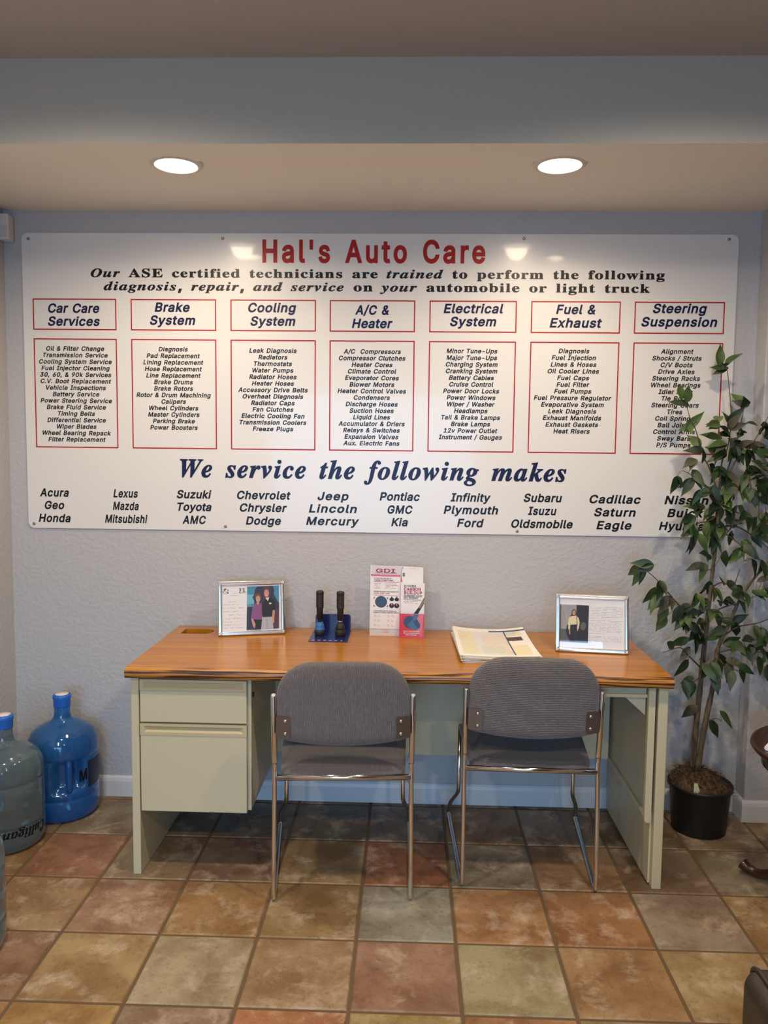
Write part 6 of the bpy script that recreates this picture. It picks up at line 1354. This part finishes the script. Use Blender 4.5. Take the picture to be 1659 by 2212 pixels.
def jug(label, loc, m, face, handle=None, n=96):
    t = thing('water_jug', label, 'water jug', loc, group='water jugs in the left corner')
    prof = [(0.098, 0.004), (0.118, 0.001), (0.130, 0.010), (0.137, 0.030), (0.138, 0.085), (0.1345, 0.093), (0.138, 0.102), (0.138, 0.130), (0.138, 0.160), (0.138, 0.190), (0.138, 0.220), (0.1378, 0.246), (0.1345, 0.254), (0.1375, 0.263), (0.137, 0.290), (0.132, 0.316), (0.120, 0.340), (0.098, 0.360), (0.070, 0.374), (0.048, 0.384), (0.036, 0.396), (0.0315, 0.412), (0.031, 0.450)]
    P_ = []
    for (a, b), (c, d) in zip(prof, prof[1:]):
        for k in range(3):
            P_.append((a + (c - a) * k / 3, b + (d - b) * k / 3))
    P_.append(prof[-1])
    bm = BM()
    lathe(bm, P_, n)
    if handle is not None:
        for v in bm.verts:
            th = math.atan2(v.co.y, v.co.x)
            d = (th - handle + math.pi) % (2 * math.pi) - math.pi
            fz = max(0.0, min(1.0, (v.co.z - 0.118) / 0.03)) * max(0.0, min(1.0, (0.262 - v.co.z) / 0.03))
            ft = max(0.0, min(1.0, (0.55 - abs(d)) / 0.22))
            s = 1 - 0.30 * fz * fz * (3 - 2 * fz) * ft * ft * (3 - 2 * ft)
            v.co.x *= s
            v.co.y *= s
    obj('bottle', bm, m, t, smooth=True)
    if handle is not None:
        bm = BM()
        c, s = math.cos(handle), math.sin(handle)
        tube(bm, fillet([(0.112 * c, 0.112 * s, 0.118), (0.132 * c, 0.132 * s, 0.138), (0.132 * c, 0.132 * s, 0.242), (0.112 * c, 0.112 * s, 0.262)], 0.015), 0.0115, 14)
        obj('handle', bm, m, t)
    bm = BM()
    lathe(bm, [(0.0325, 0.442), (0.0335, 0.445), (0.033, 0.470), (0.0355, 0.476), (0.0355, 0.486), (0.033, 0.491), (0.024, 0.4925)], 36)
    obj('cap', bm, CAPB, t)
    bm = BM(); lathe(bm, [(0.026, 0.4925), (0.026, 0.4936), (0.001, 0.4938)], 30, cap0=False); obj('cap_sticker', bm, CAPW, t)
    return t


J1, J2, J3 = (0.085, -0.412, 0), (0.193, -0.154, 0), (0.268, -1.06, 0)
BLUEJ = jug_material('jug_blue', (0.045, 0.27, 0.72), None)
GREYJ = jug_material('jug_smoke_blue', (0.22, 0.32, 0.38), None)
a2 = math.atan2(-3.25 - J2[1], 1.6 - J2[0])
a1 = math.atan2(-3.25 - J1[1], 1.6 - J1[0])
j2 = jug('bright blue full water jug with a moulded handle, against the back wall', J2, BLUEJ, a2, handle=a2 + 0.15)
j1 = jug('smoky blue water jug with black script, in front of the bright blue jug', J1, GREYJ, a1)
j3 = jug('blue water jug cut by the left edge, nearest of the jugs on the tiles', J3, GREYJ, 0)


def wrap(theta, z, r, flip):
    def f(x, zz):
        if flip:
            x, zz = -x, -zz
        a = theta + x / r
        return (r * math.cos(a), r * math.sin(a), z + zz)
    return f


bm = BM()
wr = wrap(a1 + 0.50, 0.090, JR + 0.0006, True)
write(bm, [('italic', 'c')], 0.0, 0.062, x0=-0.092, warp=wr, xs=0.8)
write(bm, [('italic', 'ulligan')], 0.0, 0.034, x0=-0.062, x1=0.085, warp=wr, fit='x')
obj('script_lettering', bm, INK, j1)
bm = BM()
for k in range(10):
    t0, t1 = a2 + 0.72 + k * 0.07, a2 + 0.72 + (k + 1) * 0.07
    vs = [bm.verts.new((1.0045 * JR * math.cos(a), 1.0045 * JR * math.sin(a), z)) for a, z in ((t0, 0.128), (t1, 0.128), (t1, 0.236), (t0, 0.236))]
    bm.faces.new(vs)
bmesh.ops.remove_doubles(bm, verts=bm.verts, dist=1e-5)
obj('label', bm, mat('jug_label', (0.010, 0.014, 0.05), 0.4), j2)
bm = BM()
write(bm, 'M', -0.02, 0.046, x0=-0.017, x1=0.017, warp=wrap(a2 + 0.56, 0.185, JR + 0.0008, False), fit='x')
obj('label_lettering', bm, INK, j2)

# ------------------------------------------------------------------ potted silk tree
TRUNKS = [[(2.756, -0.14, 0.231), (2.761, -0.14, 0.407), (2.769, -0.14, 0.553), (2.774, -0.145, 0.688), (2.786, -0.15, 0.892), (2.795, -0.15, 1.053), (2.802, -0.15, 1.132), (2.806, -0.15, 1.29)], [(2.763, -0.17, 0.244), (2.788, -0.17, 0.454), (2.813, -0.165, 0.601), (2.822, -0.16, 0.716), (2.841, -0.16, 0.781), (2.867, -0.16, 0.837), (2.906, -0.17, 0.952), (2.984, -0.2, 1.089), (3.034, -0.2, 1.174)]]
BRANCHES = [[(2.805, -0.15, 1.29), (2.799, -0.158, 1.343), (2.756, -0.167, 1.446), (2.731, -0.175, 1.488), (2.693, -0.183, 1.59), (2.668, -0.192, 1.63), (2.645, -0.2, 1.695)], [(2.802, -0.15, 1.342), (2.814, -0.146, 1.473), (2.834, -0.142, 1.525), (2.843, -0.138, 1.644), (2.824, -0.134, 1.809), (2.811, -0.13, 1.845)], [(2.809, -0.16, 1.473), (2.792, -0.18, 1.55), (2.766, -0.2, 1.631)], [(2.806, -0.14, 1.342), (2.862, -0.127, 1.499), (2.893, -0.113, 1.625), (2.91, -0.1, 1.709)], [(2.807, -0.14, 1.315), (2.864, -0.15, 1.473), (2.918, -0.16, 1.536), (2.979, -0.17, 1.659)], [(2.805, -0.15, 1.3), (2.765, -0.18, 1.354), (2.701, -0.21, 1.401), (2.634, -0.24, 1.434)], [(2.805, -0.15, 1.29), (2.859, -0.173, 1.37), (2.914, -0.197, 1.403), (2.968, -0.22, 1.42)], [(2.808, -0.15, 1.264), (2.759, -0.183, 1.24), (2.691, -0.217, 1.226), (2.656, -0.25, 1.183)], [(2.807, -0.15, 1.274), (2.835, -0.18, 1.282), (2.9, -0.21, 1.26), (2.968, -0.24, 1.238)], [(2.806, -0.15, 1.211), (2.832, -0.173, 1.188), (2.886, -0.197, 1.139), (2.884, -0.22, 1.09)], [(2.806, -0.15, 1.211), (2.88, -0.14, 1.216), (2.959, -0.13, 1.174), (3.017, -0.12, 1.131)], [(2.737, -0.16, 0.76), (2.694, -0.18, 0.865), (2.643, -0.2, 0.921), (2.594, -0.22, 0.971), (2.545, -0.24, 1.021), (2.502, -0.26, 1.054)], [(2.796, -0.15, 1.047), (2.75, -0.175, 1.045), (2.704, -0.2, 1.061)], [(2.794, -0.15, 0.973), (2.832, -0.143, 0.993), (2.882, -0.137, 0.982), (2.908, -0.13, 1.046)], [(2.792, -0.15, 0.898), (2.741, -0.185, 0.93), (2.683, -0.22, 0.915)], [(2.793, -0.15, 0.866), (2.829, -0.173, 0.898), (2.886, -0.197, 0.925), (2.936, -0.22, 0.956)], [(2.765, -0.145, 0.652), (2.706, -0.18, 0.705), (2.658, -0.215, 0.747), (2.581, -0.25, 0.734)], [(2.769, -0.14, 0.611), (2.735, -0.17, 0.602), (2.687, -0.2, 0.592)], [(2.824, -0.16, 0.701), (2.786, -0.195, 0.68), (2.749, -0.23, 0.654)], [(2.823, -0.16, 0.715), (2.873, -0.18, 0.734), (2.949, -0.2, 0.732), (3.006, -0.22, 0.738)], [(2.841, -0.16, 0.78), (2.903, -0.15, 0.818), (2.991, -0.14, 0.835), (3.066, -0.13, 0.869)], [(2.823, -0.16, 0.693), (2.845, -0.205, 0.675), (2.881, -0.25, 0.663)], [(2.773, -0.145, 0.666), (2.766, -0.182, 0.763), (2.74, -0.22, 0.836)], [(2.757, -0.14, 0.451), (2.736, -0.17, 0.464)], [(2.795, -0.17, 0.44), (2.82, -0.185, 0.459), (2.836, -0.2, 0.452)]]
LEAVES = [(0, 2.631, -0.182, 1.737), (0, 2.659, -0.191, 1.731), (0, 2.623, -0.181, 1.696), (0, 2.69, -0.187, 1.625), (0, 2.664, -0.178, 1.6), (0, 2.695, -0.169, 1.549), (0, 2.688, -0.192, 1.513), (5, 2.668, -0.21, 1.467), (1, 2.805, -0.103, 1.884), (1, 2.826, -0.156, 1.863), (1, 2.8, -0.102, 1.835), (2, 2.781, -0.172, 1.642), (1, 2.835, -0.129, 1.629), (2, 2.743, -0.224, 1.609), (2, 2.762, -0.163, 1.57), (2, 2.775, -0.199, 1.539), (3, 2.879, -0.094, 1.536), (3, 2.893, -0.09, 1.714), (3, 2.892, -0.15, 1.69), (1, 2.853, -0.158, 1.648), (3, 2.908, -0.15, 1.623), (3, 2.889, -0.15, 1.592), (4, 2.96, -0.15, 1.603), (4, 2.938, -0.15, 1.526), (4, 2.963, -0.177, 1.5), (6, 2.908, -0.238, 1.47), (4, 2.915, -0.15, 1.479), (5, 2.596, -0.269, 1.382), (5, 2.667, -0.197, 1.369), (5, 2.693, -0.233, 1.407), (5, 2.745, -0.166, 1.348), (1, 2.802, -0.13, 1.42), (7, 2.708, -0.177, 1.296), (6, 2.923, -0.198, 1.413), (6, 2.907, -0.166, 1.386), (4, 2.851, -0.165, 1.406), (6, 2.84, -0.159, 1.369), (6, 2.943, -0.215, 1.368), (6, 2.899, -0.153, 1.344), (6, 2.866, -0.149, 1.338), (6, 2.93, -0.191, 1.331), (5, 2.702, -0.188, 1.323), (7, 2.66, -0.245, 1.239), (7, 2.681, -0.261, 1.2), (7, 2.749, -0.189, 1.199), (7, 2.659, -0.24, 1.203), (7, 2.77, -0.15, 1.268), (7, 2.68, -0.244, 1.157), (7, 2.702, -0.222, 1.289), (8, 2.826, -0.188, 1.298), (10, 2.886, -0.124, 1.22), (8, 2.901, -0.209, 1.244), (8, 2.909, -0.249, 1.233), (8, 2.951, -0.21, 1.245), (8, 2.891, -0.18, 1.278), (10, 2.986, -0.15, 1.177), (10, 2.961, -0.15, 1.166), (9, 2.908, -0.204, 1.14), (9, 2.852, -0.164, 1.166), (9, 2.81, -0.177, 1.188), (9, 2.865, -0.224, 1.117), (9, 2.852, -0.209, 1.109), (12, 2.852, -0.122, 1.081), (9, 2.908, -0.229, 1.128), (9, 2.783, -0.185, 1.157), (12, 2.765, -0.155, 1.111), (12, 2.713, -0.177, 1.058), (12, 2.746, -0.174, 1.034), (11, 2.485, -0.264, 1.08), (11, 2.463, -0.239, 1.05), (11, 2.478, -0.243, 1.028), (11, 2.558, -0.253, 0.977), (11, 2.538, -0.204, 0.946), (11, 2.544, -0.238, 0.927), (11, 2.591, -0.219, 0.913), (11, 2.595, -0.18, 0.863), (11, 2.647, -0.195, 0.873), (11, 2.673, -0.175, 0.901), (11, 2.688, -0.197, 0.858), (13, 2.846, -0.121, 0.995), (13, 2.874, -0.156, 0.98), (13, 2.819, -0.169, 0.95), (13, 2.768, -0.15, 0.967), (14, 2.713, -0.206, 0.929), (14, 2.76, -0.165, 0.9), (15, 2.873, -0.165, 0.923), (15, 2.9, -0.188, 0.918), (15, 2.898, -0.238, 0.954), (15, 2.792, -0.165, 0.874), (15, 2.829, -0.155, 0.846), (20, 2.855, -0.154, 0.846), (20, 2.915, -0.135, 0.849), (11, 2.713, -0.181, 0.881), (9, 2.95, -0.245, 1.064), (15, 2.966, -0.235, 1.027), (4, 2.883, -0.15, 1.499), (6, 2.903, -0.206, 1.444), (2, 2.811, -0.151, 1.498), (6, 2.842, -0.132, 1.326), (8, 2.865, -0.182, 1.278), (8, 2.963, -0.219, 1.323), (6, 2.965, -0.213, 1.45), (7, 2.715, -0.256, 1.164), (8, 2.972, -0.205, 1.281), (9, 2.808, -0.152, 1.227), (11, 2.595, -0.169, 0.83), (11, 2.664, -0.188, 0.84), (16, 2.618, -0.21, 0.75), (16, 2.659, -0.198, 0.765), (16, 2.687, -0.185, 0.71), (16, 2.683, -0.178, 0.655), (11, 2.733, -0.182, 0.753), (22, 2.766, -0.178, 0.788), (20, 2.82, -0.168, 0.804), (19, 2.876, -0.17, 0.766), (19, 2.91, -0.215, 0.787), (20, 2.973, -0.167, 0.793), (20, 3.005, -0.161, 0.784), (22, 2.781, -0.139, 0.686), (18, 2.767, -0.238, 0.657), (21, 2.833, -0.173, 0.653), (21, 2.845, -0.228, 0.66), (21, 2.874, -0.223, 0.694), (19, 2.915, -0.202, 0.728), (21, 2.904, -0.243, 0.674), (21, 2.842, -0.259, 0.635), (18, 2.794, -0.236, 0.61), (17, 2.703, -0.164, 0.604), (17, 2.689, -0.219, 0.581), (17, 2.726, -0.176, 0.568), (22, 2.728, -0.23, 0.851), (11, 2.726, -0.182, 0.814), (19, 2.887, -0.215, 0.752), (19, 2.929, -0.225, 0.734), (19, 2.978, -0.18, 0.745), (21, 2.894, -0.23, 0.645), (23, 2.725, -0.152, 0.472), (24, 2.864, -0.182, 0.454), (24, 2.831, -0.148, 0.402), (4, 2.981, -0.18, 1.5), (6, 2.995, -0.215, 1.456), (8, 2.941, -0.23, 1.244), (20, 3.147, -0.15, 0.882), (6, 3.072, -0.194, 1.399), (6, 3.03, -0.204, 1.351), (4, 2.983, -0.15, 1.498), (19, 2.986, -0.24, 0.786), (20, 3.132, -0.15, 0.876), (6, 3.069, -0.209, 1.424), (10, 3.031, -0.15, 1.036), (20, 3.117, -0.15, 0.832), (6, 3.083, -0.2, 1.516), (20, 3.086, -0.15, 0.997), (6, 3.025, -0.194, 1.436), (6, 3.0, -0.226, 1.513), (15, 3.017, -0.214, 1.029), (6, 2.911, -0.173, 1.423), (8, 2.994, -0.228, 1.236), (10, 3.032, -0.15, 1.031), (6, 2.894, -0.197, 1.344), (6, 2.918, -0.199, 1.332), (1, 2.818, -0.14, 1.417), (4, 2.984, -0.15, 1.604), (9, 2.802, -0.126, 1.185), (8, 2.838, -0.191, 1.258), (6, 2.884, -0.191, 1.393), (6, 3.017, -0.201, 1.498), (4, 2.874, -0.166, 1.491), (6, 2.917, -0.21, 1.441), (9, 2.846, -0.238, 1.113), (10, 2.862, -0.161, 1.238), (4, 3.006, -0.163, 1.564), (1, 2.791, -0.134, 1.471), (8, 2.956, -0.228, 1.206), (4, 2.835, -0.153, 1.399), (6, 2.832, -0.131, 1.307), (9, 2.79, -0.162, 1.138), (15, 2.998, -0.241, 0.97), (15, 2.952, -0.246, 0.967), (0, 2.78, -0.137, 1.428), (10, 3.053, -0.15, 1.084), (13, 2.921, -0.112, 0.953), (9, 2.931, -0.214, 1.061), (3, 2.852, -0.138, 1.498), (3, 2.887, -0.15, 1.538), (15, 2.871, -0.212, 0.957), (1, 2.849, -0.155, 1.627), (2, 2.78, -0.144, 1.513), (6, 2.97, -0.189, 1.38), (1, 2.854, -0.124, 1.566), (6, 3.002, -0.241, 1.341), (1, 2.817, -0.156, 1.591), (2, 2.769, -0.182, 1.514), (4, 2.951, -0.15, 1.529), (0, 2.779, -0.17, 1.286), (15, 2.854, -0.168, 0.923), (7, 2.815, -0.139, 1.257), (6, 2.962, -0.206, 1.348), (8, 3.019, -0.212, 1.302), (6, 2.828, -0.18, 1.344), (5, 2.777, -0.169, 1.335), (18, 2.79, -0.233, 0.649), (19, 2.97, -0.234, 0.738), (11, 2.732, -0.188, 0.775), (20, 2.806, -0.171, 0.783), (18, 2.783, -0.235, 0.654), (22, 2.745, -0.24, 0.833), (19, 3.021, -0.19, 0.713), (19, 3.02, -0.233, 0.76), (19, 3.012, -0.193, 0.694), (19, 2.978, -0.195, 0.674), (20, 2.9, -0.138, 0.802), (18, 2.787, -0.209, 0.645), (19, 3.017, -0.19, 0.633), (21, 2.845, -0.16, 0.681)]
tree = thing('potted_tree', 'tall green silk ficus tree in a black pot beside the desk', 'potted tree', (2.777, -0.165, 0))


def _leafmat(a, b):
    def f(nt, p):
        c = coords(nt)
        n = node(nt, 'ShaderNodeTexNoise', Scale=11.0, Detail=3.0)
        nt.links.new(c, n.inputs[0])
        nt.links.new(ramp(nt, n.outputs[0], [(0.35, a), (0.65, b)]), p.inputs['Base Color'])
    return f


LEAF = [mat('leaf_dark', (0.02, 0.05, 0.015), 0.5, build=_leafmat((0.006, 0.018, 0.006), (0.017, 0.042, 0.011))),
        mat('leaf_mid', (0.05, 0.1, 0.03), 0.5, build=_leafmat((0.016, 0.040, 0.010), (0.045, 0.092, 0.020))),
        mat('leaf_light', (0.1, 0.16, 0.05), 0.5, build=_leafmat((0.045, 0.092, 0.020), (0.105, 0.165, 0.042))),
        mat('leaf_dull', (0.08, 0.075, 0.045), 0.6, build=_leafmat((0.04, 0.042, 0.024), (0.095, 0.088, 0.05)))]
TWIG = mat('twig', (0.085, 0.055, 0.032), 0.8)


def _bark(nt, p):
    c = coords(nt, (1, 1, 0.25))
    n = node(nt, 'ShaderNodeTexNoise', Scale=60.0, Detail=4.0)
    nt.links.new(c, n.inputs[0])
    nt.links.new(ramp(nt, n.outputs[0], [(0.35, (0.06, 0.042, 0.025)), (0.65, (0.17, 0.125, 0.075))]), p.inputs['Base Color'])
    bump(nt, p, n.outputs[0], 0.6, 0.004)


BARK = mat('bark', (0.12, 0.09, 0.05), 0.85, build=_bark)
POT = mat('black_pot', (0.010, 0.011, 0.013), 0.45)
bm = BM()
lathe(bm, [(0.098, 0.0), (0.103, 0.004), (0.116, 0.172), (0.117, 0.174), (0.1235, 0.176), (0.1245, 0.188), (0.1215, 0.192), (0.117, 0.190), (0.113, 0.150)], 56, cap1=True)
obj('pot', bm, POT, tree)


def _moss(nt, p):
    c = coords(nt)
    n = node(nt, 'ShaderNodeTexNoise', Scale=70.0, Detail=5.0)
    nt.links.new(c, n.inputs[0])
    nt.links.new(ramp(nt, n.outputs[0], [(0.35, (0.030, 0.016, 0.008)), (0.68, (0.15, 0.085, 0.045))]), p.inputs['Base Color'])
    bump(nt, p, n.outputs[0], 0.9, 0.01)


MOSS = mat('brown_moss', (0.08, 0.045, 0.022), 0.95, build=_moss)
bm = BM()
rnd = random.Random(11)
rings = []
for i in range(15):
    f_ = i / 14
    r = 0.117 * f_ if i else 0.0005
    ring = []
    for k in range(44):
        a = 2 * math.pi * k / 44
        z = 0.182 + 0.056 * (1 - f_ ** 2.2) + 0.016 * noise.noise(Vector((r * math.cos(a) * 32, r * math.sin(a) * 32, 1.7))) * (0.4 + f_ * 0.6) + 0.018 * math.sin(a * 1.0 - 0.9) * f_
        ring.append(bm.verts.new((r * math.cos(a), r * math.sin(a), max(z, 0.178))))
    rings.append(ring)
for a, b in zip(rings, rings[1:]):
    for k in range(44):
        bm.faces.new((a[k], b[k], b[(k + 1) % 44], a[(k + 1) % 44]))
for f in bm.faces:
    f.smooth = True
for k in range(420):
    a, r = rnd.uniform(0, 6.28), 0.120 * math.sqrt(rnd.random())
    f_ = r / 0.12
    z = 0.183 + 0.056 * (1 - f_ ** 2.2) + 0.018 * math.sin(a - 0.9) * f_
    b = rnd.uniform(0, 6.28)
    L = rnd.uniform(0.012, 0.032)
    p0 = Vector((r * math.cos(a), r * math.sin(a), z - 0.002))
    p1_ = p0 + Vector((math.cos(b) * L * 0.5, math.sin(b) * L * 0.5, rnd.uniform(0.004, 0.014)))
    p2_ = p0 + Vector((math.cos(b + 0.6) * L, math.sin(b + 0.6) * L, rnd.uniform(-0.002, 0.010)))
    tube(bm, [p0, p1_, p2_], [0.0009, 0.0008, 0.0004], 4)
obj('moss', bm, MOSS, tree)
bm = BM()
prism(bm, [(-0.012, 0), (0.014, 0.002), (0.008, 0.040), (-0.006, 0.040)], -0.001, 0.001)
o = obj('plant_tag', bm, mat('pale_green_plastic', (0.42, 0.46, 0.30), 0.5), tree, loc=(-0.048, -0.098, 0.183))
o.rotation_euler = (-0.5, 0, 0)
o['label'] = 'pale green tag pushed into the moss'


def rel(p):
    return Vector(p) - Vector(tree.location)


def smooth_path(pts, n=5):
    pts = [Vector(p) for p in pts]
    out = []
    for i in range(len(pts) - 1):
        p0, p1, p2, p3 = pts[max(i - 1, 0)], pts[i], pts[i + 1], pts[min(i + 2, len(pts) - 1)]
        for k in range(n):
            t = k / n
            out.append(0.5 * ((2 * p1) + (p2 - p0) * t + (2 * p0 - 5 * p1 + 4 * p2 - p3) * t * t + (3 * p1 - p0 - 3 * p2 + p3) * t ** 3))
    out.append(pts[-1])
    return out


for pts, r0, r1 in ((TRUNKS[0], 0.0125, 0.0050), (TRUNKS[1], 0.0115, 0.0035)):
    bm = BM()
    path = smooth_path([rel(p) for p in pts])
    m_ = len(path) - 1
    tube(bm, path, [r0 + (r1 - r0) * (i / m_) + 0.0008 * math.sin(i * 2.1) for i in range(m_ + 1)], 14)
    obj('trunk', bm, BARK, tree)


def leaf(bm, base, d, nrm, L, w, mi, rnd):
    d = d.normalized()
    side = d.cross(nrm).normalized()
    nrm = side.cross(d)
    n = 9
    prev = None
    bend = rnd.uniform(0.05, 0.35)
    fold = rnd.uniform(0.10, 0.45)
    for i in range(n + 1):
        t = i / n
        prof = math.sin(math.pi * t ** 0.84) ** 0.9 * (1 - 0.55 * t * t) * 1.10 if 0 < t < 0.99 else 0.0
        hw = max(0.0004, w * 0.62 * prof)
        c = base + d * (L * t) - nrm * (bend * L * t * t)
        wv = 0.0012 * math.sin(t * 9)
        row = [bm.verts.new(c - side * hw + nrm * (hw * fold + wv)), bm.verts.new(c), bm.verts.new(c + side * hw + nrm * (hw * fold - wv))]
        if prev:
            for k in range(2):
                f = bm.faces.new((prev[k], prev[k + 1], row[k + 1], row[k]))
                f.material_index = mi
                f.smooth = True
        prev = row


rnd = random.Random(23)
CAMV = Vector((-0.36, -0.93, 0.1))
for bi, pts in enumerate(BRANCHES):
    path = smooth_path([rel(p) for p in pts], 5)
    m_ = len(path) - 1
    bm = BM()
    r0 = 0.0036 if len(pts) > 3 else 0.0022
    tube(bm, path, [r0 + (0.0011 - r0) * i / max(m_, 1) for i in range(m_ + 1)], 8)
    br = obj('branch', bm, TWIG, tree)
    mine = [l for l in LEAVES if l[0] == bi]
    if not mine:
        continue
    bm = BM()
    for _, lx, ly, lz in mine:
        c = rel((lx, ly, lz))
        j_ = min(range(m_ + 1), key=lambda i: (path[i] - c).length)
        q_ = path[j_]
        out = c - q_
        if out.length < 0.006:
            out = Vector((rnd.uniform(-1, 1), rnd.uniform(-0.6, 0.3), rnd.uniform(-0.6, 0.9))) * 0.02
        tipb = (path[min(j_ + 1, m_)] - path[max(j_ - 1, 0)]).normalized()
        d = out.normalized() * 0.75 + Vector((0, 0, -0.72 if lz < 1.5 else 0.0)) + tipb * 0.25 + Vector((rnd.uniform(-0.35, 0.35), rnd.uniform(-0.45, 0.25), rnd.uniform(-0.2, 0.2)))
        d.normalize()
        L = rnd.uniform(0.070, 0.096)
        base = c - d * (L * 0.5)
        # petiole from the twig to the leaf
        mid = (q_ + base) * 0.5 + Vector((0, 0, 0.006))
        if (q_ - base).length > 0.004:
            tube(bm, [q_, mid, base], [0.0010, 0.0009, 0.0008], 5, mi=4)
        nr = Vector((rnd.uniform(-0.6, 0.6), -0.75, rnd.uniform(0.0, 0.9)))
        u_ = rnd.random()
        mi = 0 if u_ < 0.46 else (1 if u_ < 0.76 else (2 if u_ < 0.89 else 3))
        leaf(bm, base, d, nr, L, rnd.uniform(0.026, 0.032), mi, rnd)
        for _k in range(rnd.choice((0, 1, 1, 2)) if 0.75 < lz < 1.62 else rnd.choice((0, 0, 1))):
            d2 = (d + Vector((rnd.uniform(-0.9, 0.9), rnd.uniform(-0.5, 0.3), rnd.uniform(-0.7, 0.3)))).normalized()
            leaf(bm, base, d2, nr + Vector((rnd.uniform(-0.5, 0.5), 0, rnd.uniform(-0.4, 0.4))), L * rnd.uniform(0.65, 0.95), rnd.uniform(0.021, 0.028), min(3, max(0, mi + rnd.choice((-1, 0, 0, 1)))), rnd)
    obj('leaves', bm, LEAF + [TWIG], br)

# ------------------------------------------------------------------ round side table at the right edge, with papers
CHERRY = mat('dark_cherry', (0.040, 0.012, 0.009), 0.28, Coat_Weight=0.5, Coat_Roughness=0.1)
tb = thing('side_table', 'round dark cherry pedestal side table at the right edge', 'table', (3.005, -0.745, 0))
bm = BM(); lathe(bm, [(0.255, 0.528), (0.266, 0.531), (0.272, 0.539), (0.270, 0.548), (0.262, 0.553), (0.258, 0.552)], 72); obj('table_top', bm, CHERRY, tb)
bm = BM(); lathe(bm, [(0.10, 0.462), (0.225, 0.470), (0.236, 0.480), (0.238, 0.522), (0.236, 0.528)], 72); obj('apron', bm, CHERRY, tb)
bm = BM(); lathe(bm, [(0.055, 0.150), (0.060, 0.165), (0.045, 0.19), (0.034, 0.23), (0.030, 0.28), (0.042, 0.34), (0.048, 0.37), (0.036, 0.40), (0.034, 0.42), (0.06, 0.445), (0.07, 0.462)], 40); obj('pedestal', bm, CHERRY, tb)
for a in (127, 217, 307, 37):
    bm = BM()
    c, s = math.cos(math.radians(a)), math.sin(math.radians(a))
    pr = [(0.035, 0.19), (0.09, 0.165), (0.15, 0.10), (0.20, 0.048), (0.25, 0.024), (0.29, 0.024), (0.315, 0.034)]
    path = smooth_path([Vector((r * c, r * s, z)) for r, z in pr], 5)
    m_ = len(path) - 1
    tube(bm, path, [0.026 - 0.010 * min(1, 1.6 * i / m_) + 0.007 * max(0, (i / m_ - 0.75) / 0.25) for i in range(m_ + 1)], 16)
    obj('leg', bm, CHERRY, tb)
pd = thing('paper_pad', 'white folded papers lying on the dark round side table', 'papers', (2.838, -0.765, 0.5535), (0, 0, math.radians(-38)))
bm = BM()
prism(bm, rrect(-0.075, 0.075, 0.0, 0.016, 0.0075, 5), -0.05, 0.05)
obj('folded_papers', bm, PAPER, pd)

# ------------------------------------------------------------------ dark leather armchair at the lower right corner


def _leather(nt, p):
    c = coords(nt)
    n = node(nt, 'ShaderNodeTexNoise', Scale=140.0, Detail=3.0)
    n2 = node(nt, 'ShaderNodeTexNoise', Scale=9.0, Detail=3.0)
    nt.links.new(c, n.inputs[0])
    nt.links.new(c, n2.inputs[0])
    nt.links.new(ramp(nt, n2.outputs[0], [(0.3, (0.016, 0.010, 0.007)), (0.7, (0.034, 0.022, 0.015))]), p.inputs['Base Color'])
    bump(nt, p, n.outputs[0], 0.25, 0.002)


LEATHER = mat('dark_leather', (0.02, 0.012, 0.009), 0.38, build=_leather)
ac = thing('armchair', 'dark brown leather armchair cut off by the lower right corner', 'armchair', (2.62, -2.25, 0))
A0, A1 = -0.422, -0.235
for x0, x1 in ((A0, A1), (-A1, -A0)):
    bm = BM(); box(bm, x0, x1, -0.40, 0.360, 0.08, 0.598)
    arm = obj('arm', bm, LEATHER, ac, bevel=0.035, segs=6, smooth=True)
    for xx in (x0 + 0.024, x1 - 0.024):
        bm = BM()
        tube(bm, fillet([(xx, 0.355, 0.12), (xx, 0.3555, 0.588), (xx, 0.33, 0.5995), (xx, -0.39, 0.5995)], 0.03), 0.0042, 10)
        obj('piping', bm, LEATHER, arm)
bm = BM(); box(bm, A1 + 0.001, -A1 - 0.001, -0.36, 0.34, 0.08, 0.30); obj('seat_base', bm, LEATHER, ac, bevel=0.02, segs=4, smooth=True)
bm = BM(); box(bm, A1 + 0.004, -A1 - 0.004, -0.30, 0.36, 0.302, 0.44); obj('seat_cushion', bm, LEATHER, ac, bevel=0.04, segs=6, smooth=True)
bm = BM(); box(bm, A1 + 0.002, -A1 - 0.002, -0.46, -0.302, 0.305, 0.86); obj('back', bm, LEATHER, ac, bevel=0.05, segs=6, smooth=True)
for x in (A0 + 0.06, -A0 - 0.06):
    for y in (-0.34, 0.30):
        bm = BM(); lathe(bm, [(0.018, 0), (0.026, 0.08)], 20, c=(x, y, 0)); obj('foot', bm, CHERRY, ac)
